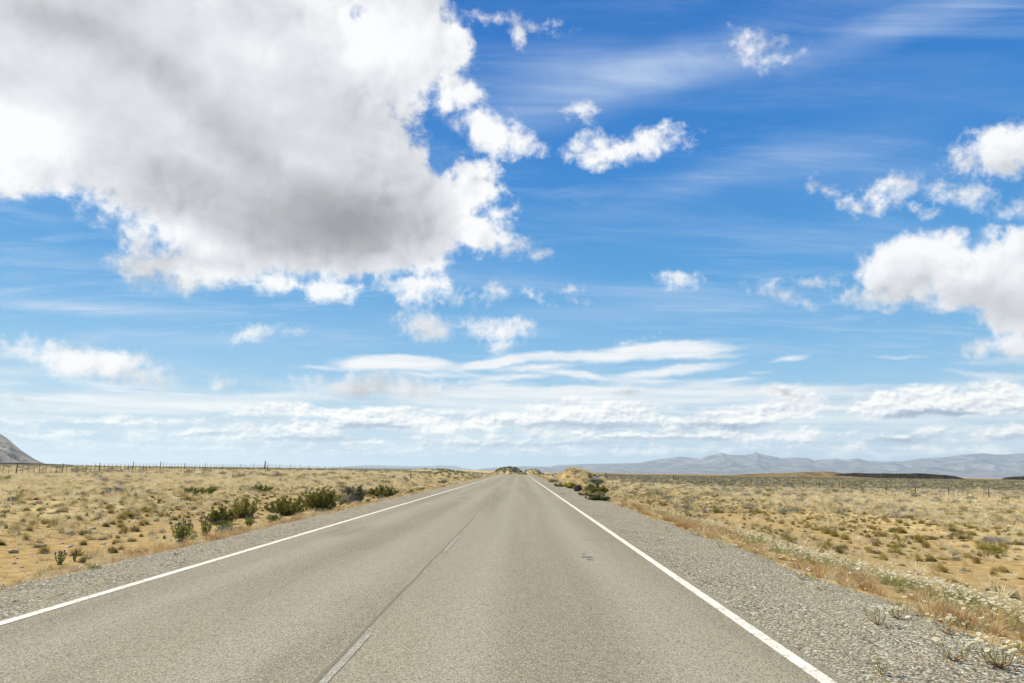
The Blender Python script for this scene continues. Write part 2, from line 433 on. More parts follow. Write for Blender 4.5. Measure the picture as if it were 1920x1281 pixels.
def H(x, y):
    x = np.asarray(x, float); y = np.asarray(y, float)
    r = np.hypot(x, y)
    pL = 0.12+0.50*sst(y, 85, 135)-0.35*sst(y, 180, 320)
    pR = -1.45-0.25*sst(y, 60, 200)
    side = sst(x, -35, 45)
    plain = pL*(1-side)+pR*side
    far = sst(y, 130, 260)
    # cross-section of the embankment, its ditches and their outer banks
    lx = np.array([-60, -40, -30, -21, -17.5, -14.5, -10.5, -8.6, -7.2, -6.4])
    lz = np.array([1.0, 1.0, 1.0, 0.9, 0.45, 0.0, 0.0, 0.25, 0.80, 0.98])      # 0 ditch floor .. 1 rim
    t = np.interp(x, lx, lz)
    ditch = -0.95*(1-0.6*far)
    wR = sst(-x, 6.4, 21)
    rimL = -0.06*(1-wR)+plain*wR
    zl = ditch*(1-t)+rimL*t
    rx = np.array([4.6, 5.5, 7.4, 10.5, 13.0, 17.0, 22.0, 30.0, 45.0, 63.0])
    rz = np.array([-0.06, -0.16, -0.48, -1.05, -1.38, -1.45, -1.18, -1.25, -1.40, -1.47])
    zr_ = np.interp(x, rx, rz)
    kf = sst(x, 5, 40)
    zr_ = zr_*(1-0.45*far*(1-kf)) + (plain+1.45)*kf
    z = np.where(x < -6.4, zl, np.where(x > 4.6, zr_, -0.06))
    z = z + zroad(y)*np.exp(-(np.abs(x)/38.0)**2)
    off = sst(-x, 6.6, 9.5)+sst(x, 4.9, 8.0)
    z = z + off*(0.05*fbm(x, y, 2.2, 3, 3)+0.10*fbm(x, y, 9.0, 9, 2)*sst(np.abs(x), 12, 25)+0.16*fbm(x, y, 60.0, 5, 2)*sst(np.abs(x), 20, 60))
    # spoil heaps beside the road
    def heap(cx, cy, rx_, ry_, h, rot=0.0, seed=1):
        ca, sa = math.cos(rot), math.sin(rot)
        u = ((x-cx)*ca+(y-cy)*sa)/rx_; v = (-(x-cx)*sa+(y-cy)*ca)/ry_
        d = np.sqrt(u*u+v*v)+0.22*fbm(x, y, 2.6, seed, 3)
        return h*sst(1.0-d, 0.0, 0.75)*(1+0.40*fbm(x, y, 1.5, seed+3, 3))
    z = z+heap(9.0, 104, 4.1, 12, 2.05, 0, 11)+heap(12.3, 97, 2.6, 6, 0.9, 0, 15)
    z = z+heap(-17, 178, 7.5, 16, 1.15, 0.1, 21)+heap(-26, 205, 9, 14, 0.7, 0, 27)
    z = z+heap(-5, 300, 9.0, 11, 2.9, 0, 31)+heap(6.5, 318, 6.5, 10, 3.0, 0, 37)+heap(20, 330, 16, 16, 1.6, 0, 41)
    # the plateau ends and drops to the far lowland
    drop = sst(r, 900, 2600)
    z = z - drop*38 + drop*4*fbm(x, y, 900, 8, 3)
    return z


def graded(step, n, grow, lim):
    v = [0.0]; s = step
    while v[-1] < lim:
        v.append(v[-1]+s)
        if len(v) > n: s *= grow
    return v


def grid_mesh(name, xs, ys, zf):
    X, Y = np.meshgrid(xs, ys)
    Z = zf(X, Y)
    co = np.stack([X, Y, Z], -1).reshape(-1, 3)
    nx, ny = len(xs), len(ys)
    idx = np.arange(nx*ny).reshape(ny, nx)
    q = np.stack([idx[:-1, :-1], idx[:-1, 1:], idx[1:, 1:], idx[1:, :-1]], -1).reshape(-1, 4)
    return np_mesh(name, co, q)


def np_mesh(name, co, faces, smooth=True):
    """co (N,3); faces (M,k) array with k = 3 or 4, or a list of such arrays"""
    me = bpy.data.meshes.new(name)
    fl = faces if isinstance(faces, list) else [faces]
    fl = [f for f in fl if len(f)]
    me.vertices.add(len(co)); me.vertices.foreach_set('co', np.asarray(co, np.float32).ravel())
    tot = np.concatenate([np.full(len(f), f.shape[1]) for f in fl])
    loops = np.concatenate([f.ravel() for f in fl])
    me.loops.add(len(loops)); me.loops.foreach_set('vertex_index', loops.astype(np.int32))
    st = np.concatenate([[0], np.cumsum(tot)[:-1]])
    me.polygons.add(len(tot)); me.polygons.foreach_set('loop_start', st.astype(np.int32))
    me.polygons.foreach_set('use_smooth', np.full(len(tot), smooth))
    me.update(calc_edges=True); me.validate()
    return me


# ------------------------------------------------------------------ objects
def link(name, me, mat=None, parent=None, loc=None, hide=False):
    o = bpy.data.objects.new(name, me)
    if mat is not None and me is not None:
        for k in (mat if isinstance(mat, (list, tuple)) else [mat]):
            me.materials.append(k)
    if not hide: C.objects.link(o)
    if parent is not None: o.parent = parent
    if loc is not None: o.location = loc
    return o


def tag(o, label=None, cat=None, group=None, kind=None):
    if label: o['label'] = label
    if cat: o['category'] = cat
    if group: o['group'] = group
    if kind: o['kind'] = kind
    return o


def structure(name, me, mat):
    return tag(link(name, me, mat), kind='structure')


def empty(name, loc, rz=0.0, sc=1.0):
    o = bpy.data.objects.new(name, None); o.empty_display_size = 0.2
    o.location = loc; o.rotation_euler = (0, 0, rz); o.scale = (sc, sc, sc)
    C.objects.link(o)
    return o


def copy_thing(root, loc, rz, sc=1.0):
    r = root.copy(); r.location = loc; r.rotation_euler = (0, 0, rz); r.scale = (sc, sc, sc) if not isinstance(sc, tuple) else sc
    C.objects.link(r)
    for ch in root.children:
        c = ch.copy(); C.objects.link(c); c.parent = r
        for g2 in ch.children:
            d = g2.copy(); C.objects.link(d); d.parent = c
    return r


def hit(px, py, dmax=900.0):
    """where the sight line through a photograph point meets the ground"""
    d = ray(px, py)
    t = np.concatenate([np.arange(2.0, 60, 0.03), np.arange(60, dmax, 0.25)])
    X = EYE.x+d.x*t; Y = EYE.y+d.y*t; Z = EYE.z+d.z*t
    b = np.nonzero(Z <= H(X, Y))[0]
    k = b[0] if len(b) else len(t)-1
    return Vector((X[k], Y[k], float(H(X[k:k+1], Y[k:k+1])[0])))


def on_ground(x, y, dz=0.0):
    return Vector((x, y, float(H(np.array([x]), np.array([y]))[0])+dz))


# ------------------------------------------------------------------ materials
def material(name):
    mt = bpy.data.materials.new(name); mt.use_nodes = True
    n = NT(mt.node_tree); n.n.clear()
    out = n.n.new('ShaderNodeOutputMaterial')
    return mt, n, out


def principled(n, col, rough=0.9, spec=0.2, normal=None):
    p = n.n.new('ShaderNodeBsdfPrincipled')
    c = tuple(col)+(1.0,) if isinstance(col, (tuple, list)) else col
    n.link(c, p.inputs['Base Color']); n.link(rough, p.inputs['Roughness'])
    p.inputs['Specular IOR Level'].default_value = spec
    if normal is not None: n.link(normal, p.inputs['Normal'])
    return p.outputs[0]


def bump(n, h, strength=0.5, dist=0.02):
    b = n.n.new('ShaderNodeBump'); b.inputs['Strength'].default_value = strength; b.inputs['Distance'].default_value = dist
    n.link(h, b.inputs['Height'])
    return b.outputs[0]


def pos(n):
    return n.n.new('ShaderNodeNewGeometry').outputs['Position']


def mat_ground():
    mt, n, out = material('ground')
    p = pos(n); x, y, z = n.sep(p)
    a = n.noise(p, 0.35, 5, 0.6); b = n.noise(p, 2.2, 6, 0.65); c = n.noise(p, 14.0, 5, 0.7)
    sand = n.ramp(b, [(0.30, (0.24, 0.155, 0.052)), (0.5, (0.385, 0.27, 0.108)), (0.7, (0.49, 0.37, 0.18))])
    sand = n.mix(n.ss(a, 0.45, 0.7), sand, (0.36, 0.275, 0.13))
    sand = n.mix(n.m('MULTIPLY', n.ss(c, 0.60, 0.75), 0.5), sand, (0.42, 0.34, 0.20))
    vo = n.voro(p, 9.0); vc = n.voro(p, 9.0, 'Color')
    peb = n.m('MULTIPLY', n.ss(vo, 0.34, 0.20), n.ss(n.v('DOT_PRODUCT', vc, (1, 0, 0)), 0.70, 0.8))
    sand = n.mix(peb, sand, n.mix(n.v('DOT_PRODUCT', vc, (0, 1, 0)), (0.20, 0.17, 0.12), (0.50, 0.44, 0.32)))
    straw = n.ramp(n.noise(p, 1.1, 7, 0.72), [(0.30, (0.20, 0.15, 0.065)), (0.43, (0.42, 0.32, 0.135)), (0.55, (0.55, 0.43, 0.20)), (0.7, (0.64, 0.52, 0.27))])
    dots = n.ss(n.noise(n.v('MULTIPLY', p, (1, 1, 0)), 0.75, 4, 0.6), 0.565, 0.64)
    straw = n.mix(n.m('MULTIPLY', dots, 0.85), straw, n.mix(n.noise(p, 3.0, 3), (0.085, 0.085, 0.045), (0.17, 0.17, 0.11)))
    # plains carry the straw, the ditches by the road are bare
    lft = n.ss(n.m('ADD', x, n.m('MULTIPLY', n.m('SUBTRACT', a, 0.5), 9.0)), -16.0, -19.5)
    rgt = n.ss(n.m('ADD', x, n.m('MULTIPLY', n.m('SUBTRACT', a, 0.5), 16.0)), 15.0, 24.0)
    strip = n.ss(n.m('ADD', y, 0.0), 60, 130)
    k = n.m('MAXIMUM', n.m('MAXIMUM', lft, rgt), n.m('MULTIPLY', strip, 0.8), clamp=True)
    k = n.m('MULTIPLY', k, n.ss(b, 0.25, 0.5, 0.7, 1.0))
    col = n.mix(k, sand, straw)
    # duller, greener scrub farther out on the right; its colour carries the cloud shadow
    fr = n.m('MULTIPLY', n.ss(n.m('ADD', y, n.m('MULTIPLY', a, 40.0)), 95, 190), n.ss(x, 10, 60))
    scrub = n.ramp(n.noise(n.v('MULTIPLY', p, (1, 0.5, 0)), 0.22, 7, 0.7), [(0.35, (0.075, 0.065, 0.03)), (0.5, (0.16, 0.125, 0.055)), (0.62, (0.30, 0.23, 0.10))])
    col = n.mix(n.m('MULTIPLY', fr, 0.85), col, scrub)
    lowland = n.ss(n.v('LENGTH', p), 1100, 2200)
    ll = n.ramp(n.noise(p, 0.0012, 6, 0.6), [(0.4, (0.24, 0.19, 0.13)), (0.6, (0.34, 0.27, 0.19))])
    col = n.mix(lowland, col, ll)
    nb = bump(n, n.m('ADD', n.m('MULTIPLY', c, 0.5), n.m('ADD', b, n.m('MULTIPLY', peb, 0.3))), 0.6, 0.05)
    n.l.new(principled(n, col, 0.95, 0.0, nb), out.inputs[0])
    return mt


def mat_asphalt():
    mt, n, out = material('asphalt')
    p = pos(n); x, y, z = n.sep(p)
    v1 = n.voro(p, 78.0, 'Color'); d1 = n.voro(p, 78.0)
    chip = n.v('DOT_PRODUCT', v1, (1, 0, 0)); chip2 = n.v('DOT_PRODUCT', v1, (0, 1, 0))
    base = n.mix(n.noise(p, 0.5, 4, 0.55), (0.225, 0.200, 0.132), (0.280, 0.254, 0.175))
    lane = n.noise(n.v('MULTIPLY', p, (1.0, 0.045, 1)), 0.9, 4, 0.55)
    base = n.mix(n.ss(lane, 0.38, 0.62), base, (0.32, 0.29, 0.200))
    # wheel tracks paler, lane middles browner
    wt = None
    for cx in (-3.95, -2.25, -0.45, 1.35):
        f = n.ss(n.m('ABSOLUTE', n.m('SUBTRACT', n.m('ADD', x, n.m('MULTIPLY', n.noise(n.v('MULTIPLY', p, (0.2, 1, 1)), 0.12, 2), 0.4)), cx+0.2)), 0.60, 0.0)
        wt = f if wt is None else n.m('ADD', wt, f)
    base = n.mix(n.m('MULTIPLY', wt, 0.75), base, (0.355, 0.33, 0.24))
    blot = n.ss(n.noise(n.v('MULTIPLY', p, (1.0, 0.18, 1)), 0.55, 5, 0.6), 0.58, 0.72)
    base = n.mix(n.m('MULTIPLY', blot, 0.65), base, (0.165, 0.138, 0.088))
    joint = n.ss(n.noise(n.v('MULTIPLY', p, (0.25, 1.0, 1)), 0.5, 5, 0.65), 0.62, 0.72)
    base = n.mix(n.m('MULTIPLY', joint, 0.35), base, (0.14, 0.125, 0.09))
    light = n.ss(chip, 0.55, 1.0); darkc = n.ss(chip, 0.40, 0.0)
    col = n.mix(n.m('MULTIPLY', light, 0.60), base, n.mix(chip2, (0.50, 0.42, 0.27), (0.46, 0.45, 0.37)))
    col = n.mix(n.m('MULTIPLY', darkc, 0.55), col, (0.115, 0.102, 0.068))
    gap = n.ss(d1, 0.52, 0.70)
    col = n.mix(n.m('MULTIPLY', gap, 0.5), col, (0.09, 0.082, 0.056))
    nb = bump(n, n.m('ADD', n.m('MULTIPLY', n.m('SUBTRACT', 1.0, d1), 0.8), n.m('MULTIPLY', n.noise(p, 4.0, 3), 0.6)), 0.55, 0.008)
    n.l.new(principled(n, col, 0.85, 0.06, nb), out.inputs[0])
    return mt


def mat_gravel():
    mt, n, out = material('gravel')
    p = pos(n)
    q = n.v('ADD', p, n.v('SCALE', n.noisec(p, 3.0, 3), s=0.03))
    col = None; h = 0.0
    for s, w in ((26.0, 1.0), (48.0, 0.6)):
        vc = n.voro(q, s, 'Color'); vd = n.voro(q, s)
        t = n.v('DOT_PRODUCT', vc, (1, 0, 0)); t2 = n.v('DOT_PRODUCT', vc, (0, 1, 0))
        c = n.ramp(t, [(0.0, (0.16, 0.152, 0.105)), (0.3, (0.27, 0.255, 0.175)), (0.65, (0.38, 0.36, 0.245)), (0.9, (0.50, 0.47, 0.36)), (1.0, (0.66, 0.63, 0.50))])
        c = n.mix(n.ss(t2, 0.86, 0.9), c, (0.30, 0.19, 0.11))
        c = n.mix(n.ss(vd, 0.50, 0.80), c, (0.09, 0.082, 0.066))
        col = c if col is None else n.mix(n.ss(n.noise(p, 5.0, 3), 0.45, 0.55), col, c)
        h = n.m('ADD', h, n.m('MULTIPLY', n.m('SUBTRACT', 1.0, vd), w))
    big = n.noise(p, 0.6, 5, 0.6)
    col = n.mix(n.ss(big, 0.40, 0.68, 0.0, 0.5), col, (0.34, 0.30, 0.205))
    n.l.new(principled(n, col, 0.95, 0.0, bump(n, h, 0.9, 0.02)), out.inputs[0])
    return mt


def mat_paint(worn):
    mt, n, out = material('road_paint')
    p = pos(n)
    vc = n.v('DOT_PRODUCT', n.voro(p, 60.0, 'Color'), (1, 0, 0))
    e = n.noise(p, 5.0, 6, 0.7)
    k = n.m('ADD', n.m('MULTIPLY', vc, 0.35), e)
    w = n.ss(k, 0.74 if not worn else 0.50, 0.86 if not worn else 0.66)
    c = n.mix(n.noise(p, 9.0, 4), (0.70, 0.66, 0.52), (0.78, 0.74, 0.60)) if not worn else n.mix(n.noise(p, 9.0, 4), (0.36, 0.34, 0.265), (0.50, 0.48, 0.38))
    col = n.mix(n.m('MULTIPLY', w, 0.75), c, (0.22, 0.205, 0.17))
    n.l.new(principled(n, col, 0.8, 0.1, bump(n, vc, 0.3, 0.004)), out.inputs[0])
    return mt


def mat_tar():
    mt, n, out = material('tar')
    p = pos(n)
    col = n.mix(n.noise(p, 25.0, 5), (0.155, 0.140, 0.098), (0.215, 0.195, 0.138))
    n.l.new(principled(n, col, 0.75, 0.08), out.inputs[0])
    return mt


def mat_leaf(name, c0, c1, c2=None, trans=0.35, pscale=1.5, rough=0.8, tip=None):
    """leaves and blades: colour changes from plant to plant and along the ground; tip = pigment of the upper ends"""
    mt, n, out = material(name)
    oi = n.n.new('ShaderNodeObjectInfo')
    p = pos(n)
    f = n.m('ADD', n.m('MULTIPLY', oi.outputs['Random'], 0.6), n.m('MULTIPLY', n.noise(p, pscale, 3), 0.7), clamp=True)
    st = [(0.15, c0), (0.6, c1)] + ([(0.95, c2)] if c2 else [])
    col = n.ramp(f, st)
    fine = n.noise(p, 30.0, 2)
    col = n.mix(n.ss(fine, 0.35, 0.7, 0.0, 0.35), col, c2 or c1)
    if tip:
        at = n.n.new('ShaderNodeAttribute'); at.attribute_name = 'tip'
        col = n.mix(n.ss(at.outputs['Fac'], 0.45, 0.95), col, tip)
    d = principled(n, col, rough, 0.15)
    t = n.n.new('ShaderNodeBsdfTranslucent'); n.link(col, t.inputs[0])
    ms = n.n.new('ShaderNodeMixShader'); ms.inputs[0].default_value = trans
    n.l.new(d, ms.inputs[1]); n.l.new(t.outputs[0], ms.inputs[2]); n.l.new(ms.outputs[0], out.inputs[0])
    return mt


def mat_plain(name, c0, c1, scale=8.0, rough=0.85, spec=0.2, bmp=0.4, stretch=(1, 1, 1), bdist=0.02):
    mt, n, out = material(name)
    tcn = n.n.new('ShaderNodeTexCoord').outputs['Object']
    f = n.noise(n.v('MULTIPLY', tcn, stretch), scale, 6, 0.65)
    col = n.mix(n.ss(f, 0.3, 0.7), c0, c1)
    n.l.new(principled(n, col, rough, spec, bump(n, f, bmp, bdist)), out.inputs[0])
    return mt


M_GROUND = mat_ground(); M_ASPH = mat_asphalt(); M_GRAV = mat_gravel()
M_LINE = mat_paint(False); M_DASH = mat_paint(True); M_TAR = mat_tar()
M_STRAW = mat_leaf('straw', (0.40, 0.30, 0.13), (0.72, 0.585, 0.31), (0.90, 0.80, 0.53), 0.3)
M_RUST = mat_leaf('rusty_grass', (0.27, 0.15, 0.055), (0.46, 0.275, 0.10), (0.62, 0.45, 0.20), 0.35, tip=(0.66, 0.48, 0.26))
M_OLIVE = mat_leaf('olive_tussock', (0.26, 0.20, 0.045), (0.42, 0.325, 0.085), (0.56, 0.46, 0.18), 0.35)
M_CUSH = mat_leaf('green_cushion', (0.15, 0.14, 0.04), (0.24, 0.215, 0.07), (0.36, 0.30, 0.12), 0.25)
M_GREY = mat_leaf('grey_scrub', (0.19, 0.19, 0.12), (0.29, 0.285, 0.19), (0.42, 0.40, 0.28), 0.2)
M_DGREY = mat_leaf('dead_scrub', (0.17, 0.15, 0.115), (0.27, 0.24, 0.19), (0.40, 0.36, 0.28), 0.15)
M_GREEN = mat_leaf('shrub_leaf', (0.115, 0.118, 0.018), (0.20, 0.195, 0.034), (0.32, 0.30, 0.075), 0.35, 5.0)
M_THIST = mat_leaf('thistle_leaf', (0.12, 0.155, 0.030), (0.19, 0.23, 0.05), (0.30, 0.32, 0.09), 0.35, 5.0)
M_SILVER = mat_leaf('silver_leaf', (0.25, 0.28, 0.22), (0.36, 0.39, 0.31), (0.46, 0.48, 0.40), 0.15, 5.0)
M_PALEG = mat_leaf('pale_green_leaf', (0.22, 0.24, 0.07), (0.32, 0.33, 0.11), (0.45, 0.42, 0.18), 0.35, 5.0)
M_TWIG = mat_plain('bark', (0.10, 0.08, 0.055), (0.20, 0.17, 0.125), 20)
M_REDST = mat_plain('red_stem', (0.30, 0.17, 0.07), (0.44, 0.30, 0.13), 20)
M_WOOD = mat_plain('weathered_wood', (0.055, 0.045, 0.035), (0.13, 0.11, 0.09), 9, stretch=(4, 4, 0.6))
M_PALEW = mat_plain('pale_weathered_wood', (0.26, 0.24, 0.20), (0.42, 0.39, 0.33), 9, stretch=(4, 4, 0.6))
M_WIRE = mat_plain('galvanised_wire', (0.18, 0.18, 0.17), (0.28, 0.28, 0.27), 20, rough=0.5)
M_STONE = mat_plain('stone', (0.34, 0.27, 0.16), (0.58, 0.49, 0.33), 3.5, bmp=0.8)
M_PEB = mat_leaf('pebble', (0.17, 0.16, 0.11), (0.42, 0.395, 0.27), (0.66, 0.62, 0.45), 0.0, 20.0, 0.9)
M_BOULD = mat_plain('boulder', (0.30, 0.29, 0.26), (0.52, 0.51, 0.47), 2.5, bmp=1.0)
M_PURP = mat_plain('thistle_flower', (0.16, 0.05, 0.34), (0.30, 0.13, 0.50), 30)
M_WHITE = mat_leaf('white_petal', (0.66, 0.60, 0.40), (0.76, 0.72, 0.56), (0.82, 0.79, 0.68), 0.3, 10.0)
M_CREAM = mat_leaf('cream_petal', (0.55, 0.47, 0.24), (0.68, 0.60, 0.36), (0.76, 0.70, 0.48), 0.3, 10.0)
M_YEL = mat_leaf('yellow_petal', (0.55, 0.42, 0.02), (0.65, 0.52, 0.04), (0.70, 0.60, 0.10), 0.25, 10.0)
M_MARK = mat_plain('marker_paint', (0.72, 0.71, 0.68), (0.80, 0.79, 0.76), 6, rough=0.6)
M_RED = mat_plain('red_reflector', (0.45, 0.05, 0.03), (0.55, 0.08, 0.05), 6, rough=0.4)


def mat_hill(name, c0, c1, c2, sc, bd=20.0):
    mt, n, out = material(name)
    p = pos(n)
    f = n.noise(p, sc, 8, 0.62)
    nz = n.sep(n.n.new('ShaderNodeNewGeometry').outputs['Normal'])[2]
    col = n.ramp(f, [(0.32, c0), (0.5, c1), (0.68, c2)])
    n.l.new(principled(n, col, 0.95, 0.0, bump(n, f, 0.8, bd)), out.inputs[0])
    return mt


# ------------------------------------------------------------------ ground, road, shoulders
xs = graded(0.30, 105, 1.06, 52000.0); xs = np.array([-v for v in xs[:0:-1]]+xs)
ya = graded(0.6, 150, 1.013, 700.0); s = ya[-1]-ya[-2]
while ya[-1] < 52000: s *= 1.06; ya.append(ya[-1]+s)
yb = graded(1.0, 30, 1.12, 52000.0)
ys = np.array([-v for v in yb[:0:-1]]+ya)
structure('ground', grid_mesh('ground', xs, ys, H), M_GROUND)


def strip(name, mat, xl, xr, zf, y0, y1, step=0.5, cols=6, kind='structure', wl=0.0, wr=0.0, seed=0, thick=None):
    ys_ = np.arange(y0, y1+step/2, step)
    L = (xl(ys_) if callable(xl) else np.full(len(ys_), xl)) + wl*fbm(ys_, ys_*0+seed, 0.6, seed, 3)
    Rr = (xr(ys_) if callable(xr) else np.full(len(ys_), xr)) + wr*fbm(ys_, ys_*0+seed+7, 0.6, seed+5, 3)
    t = np.linspace(0, 1, cols)[None, :]
    X = L[:, None]*(1-t)+Rr[:, None]*t; Y = np.repeat(ys_[:, None], cols, 1)
    Z = zf(X, Y, t)
    co = np.stack([X, Y, Z], -1).reshape(-1, 3)
    idx = np.arange(len(ys_)*cols).reshape(len(ys_), cols)
    q = np.stack([idx[:-1, :-1], idx[:-1, 1:], idx[1:, 1:], idx[1:, :-1]], -1).reshape(-1, 4)
    o = link(name, np_mesh(name, co, q), mat)
    return tag(o, kind=kind)


def zr0(y): return zroad(y)
DASH0, DPER, DLEN = 3.65, 9.48, 3.0
XL, XR, XC = -4.92, 2.27, -1.40          # edge lines and the joint between the lanes
strip('road', M_ASPH, XL-0.13, XR+0.16, lambda X, Y, t: zr0(Y), -30, 420, 0.5, 8, wl=0.03, wr=0.03, seed=2)
strip('edge_line', M_LINE, XL-0.06, XL+0.06, lambda X, Y, t: zr0(Y)+0.004, -30, 415, 0.5, 2, wl=0.006, wr=0.006, seed=4)
strip('edge_line', M_LINE, XR-0.06, XR+0.06, lambda X, Y, t: zr0(Y)+0.004, -30, 415, 0.5, 2, wl=0.006, wr=0.006, seed=9)
def seam(y): return XC-0.035+0.030*vn(y, y*0, 5.0, 4)+0.012*vn(y, y*0, 1.1, 6)
def seamw(y): return 0.013+0.009*vn(y, y*0, 2.3, 14)
strip('road_joint', M_TAR, lambda y: seam(y)-seamw(y), lambda y: seam(y)+seamw(y), lambda X, Y, t: zr0(Y)+0.002, -30, 415, 0.25, 2, wl=0.008, wr=0.008, seed=12)
for k in range(-3, 24):
    y0 = DASH0+DPER*k
    strip('centre_line', M_DASH, XC+0.004, XC+0.060, lambda X, Y, t: zr0(Y)+0.004, y0, y0+DLEN, 0.25, 2, wl=0.012, wr=0.012, seed=20+k)


def gz(sign):
    def f(X, Y, t):
        t = t if sign > 0 else 1-t
        return zr0(Y)-0.014-0.030*t-0.060*sst(t, 0.9, 1.0)+0.008*fbm(X, Y, 0.5, 3, 2)
    return f


strip('gravel_shoulder', M_GRAV, XR+0.10, lambda y: 4.66+0.20*fbm(y, y*0, 3.0, 7, 3), gz(1), -30, 415, 0.25, 14)
strip('gravel_shoulder', M_GRAV, lambda y: -6.62+0.18*fbm(y, y*0, 3.0, 17, 3), XL-0.08, gz(-1), -30, 415, 0.25, 12)


# three small dark marks on the right lane
def blot(px, py, lx, ly, ang, seed):
    d = ray(px, py); t = (0.0-EYE.z)/d.z; c = EYE+d*t
    th = np.linspace(0, 2*np.pi, 40, endpoint=False)
    r = 1+0.30*np.array([random.uniform(-1, 1) for _ in th])
    u = lx*np.cos(th)*r; v = ly*np.sin(th)*r
    co = np.stack([u*math.cos(ang)-v*math.sin(ang), u*math.sin(ang)+v*math.cos(ang), np.zeros(40)], -1)
    co = np.vstack([co, [[0, 0, 0]]])
    f = np.array([(k, (k+1) % 40, 40) for k in range(40)])
    tag(link('tar_spot', np_mesh('tar_spot', co, f), M_SPOT, loc=(c.x, c.y, 0.004)), kind='structure')


M_SPOT = mat_plain('fresh_tar', (0.030, 0.028, 0.03), (0.055, 0.050, 0.05), 30, rough=0.5)
blot(1094, 1040, 0.035, 0.04, 0.3, 1); blot(1101, 1045, 0.11, 0.05, -0.5, 2); blot(1106, 1050, 0.06, 0.04, 0.2, 3)


# ------------------------------------------------------------------ mountains and mesas
def ridge_mesh(name, prof, depth, front, back, nx, ns, zbase, rough, nscale, mat, seed=1, carve=1.0, ext=(0, 0)):
    """relief whose crest, seen from the road, follows the profile; prof = [(px, py), ...] in the photograph"""
    pxs = np.array([a for a, b in prof], float); pys = np.array([b for a, b in prof], float)
    px = np.linspace(pxs[0], pxs[-1], nx)
    az = []; crest = []
    for q in px:
        d = ray(q, float(np.interp(q, pxs, pys)))
        az.append(d.x/d.y); crest.append(EYE.z+d.z/d.y*depth)
    az = np.array(az); crest = np.array(crest)
    sv = np.linspace(-1, 1, ns)
    A, SV = np.meshgrid(az, sv)
    Dp = np.where(SV < 0, depth+SV*front, depth+SV*back)
    X = A*Dp; Y = Dp
    k = 1-np.abs(SV)
    shape = sst(k, 0, 1)*0.55+k*k*0.45
    rn = 1-np.abs(fbm(X, Y*0.55, nscale, seed, 5))*1.9
    wob = fbm(X, Y, nscale*1.3, seed+9, 3)*(px[-1]-px[0])*0.035*(1-k)
    Cr = np.stack([np.interp(px+wob[i], px, crest) for i in range(ns)])-zbase
    Cr = Cr*(1-0.0)
    Z = zbase+Cr*shape*(1-rough*(1-rn)*np.clip((1-shape)*2.4, 0, 1)*carve)+Cr*0.10*fbm(X, Y, nscale*0.3, seed+3, 4)*np.clip(k*(1-k)*4, 0, 1)
    co = np.stack([X, Y, Z], -1).reshape(-1, 3)
    idx = np.arange(nx*ns).reshape(ns, nx)
    q = np.stack([idx[:-1, :-1], idx[:-1, 1:], idx[1:, 1:], idx[1:, :-1]], -1).reshape(-1, 4)
    return structure(name, np_mesh(name, co, q), mat)


MR = [(860, 890), (884, 882.8), (905, 879), (946, 875.5), (990, 874), (1030, 875.5), (1045, 872), (1100, 870), (1147, 869), (1200, 867.5), (1237, 861), (1277, 856), (1312, 860),
      (1329, 854), (1346, 851), (1354, 848), (1360, 851), (1369, 852.5), (1397, 853.5), (1412, 850), (1418, 846.5), (1423, 850), (1434, 852.5), (1462, 858.5), (1492, 857.5), (1515, 858.5), (1526, 863),
      (1547, 860.5), (1568, 860), (1587, 862.7), (1607, 858.5), (1625, 863.7), (1659, 865.6), (1698, 864), (1728, 859.7), (1774, 857), (1807, 851.8),
      (1843, 849.4), (1867, 852), (1886, 852), (1910, 849.5), (1960, 853), (2020, 860), (2100, 852), (2200, 866), (2320, 885)]
M_MTN = mat_hill('mountain_rock', (0.055, 0.06, 0.07), (0.14, 0.135, 0.14), (0.30, 0.27, 0.25), 0.0022, 120.0)
ridge_mesh('mountains', MR, 21000.0, 7000.0, 5000.0, 900, 120, -38.0, 0.75, 1500.0, M_MTN, 5)
BR = [(540, 884), (600, 879), (640, 876), (660, 873.5), (678, 872.5), (717, 872.3), (757, 874), (807, 874), (823, 872.3), (853, 873), (865, 876.7), (890, 881), (930, 888)]
M_BLUE = mat_hill('cloud_shaded_ridge_rock', (0.035, 0.04, 0.045), (0.05, 0.055, 0.06), (0.08, 0.085, 0.08), 0.001, 60.0)  # rock colour darkened to stand for cloud shadow on this ridge
ridge_mesh('mountains', BR, 33000.0, 4000.0, 4000.0, 160, 40, -38.0, 0.4, 3000.0, M_BLUE, 8)
LM = [(-520, 800), (-420, 735), (-300, 690), (-180, 705), (-90, 752), (-40, 784), (0, 812.5), (12, 820), (25, 831), (38, 843), (50, 851), (65, 861), (80, 867.5), (96, 873), (140, 880)]
M_LMT = mat_hill('scree', (0.11, 0.10, 0.085), (0.25, 0.21, 0.155), (0.36, 0.31, 0.23), 0.010, 20.0)
ridge_mesh('mountains', LM, 3900.0, 1100.0, 900.0, 520, 140, -36.0, 0.95, 150.0, M_LMT, 12)
M_MESA = mat_hill('cloud_shadow_slope', (0.020, 0.018, 0.014), (0.042, 0.036, 0.026), (0.085, 0.070, 0.045), 0.35, 0.5)  # near-black base colour holds the cloud shadow lying over the mesas
M_TERR = mat_hill('dark_terrace', (0.020, 0.024, 0.028), (0.035, 0.038, 0.04), (0.06, 0.06, 0.055), 0.02, 3.0)
ridge_mesh('hills', [(-400, 861), (-100, 864), (0, 867), (40, 867), (70, 868.5), (100, 869.5), (130, 871), (150, 873), (175, 876)], 1500.0, 120.0, 200.0, 200, 20, -8.0, 0.3, 60.0, M_TERR, 14)
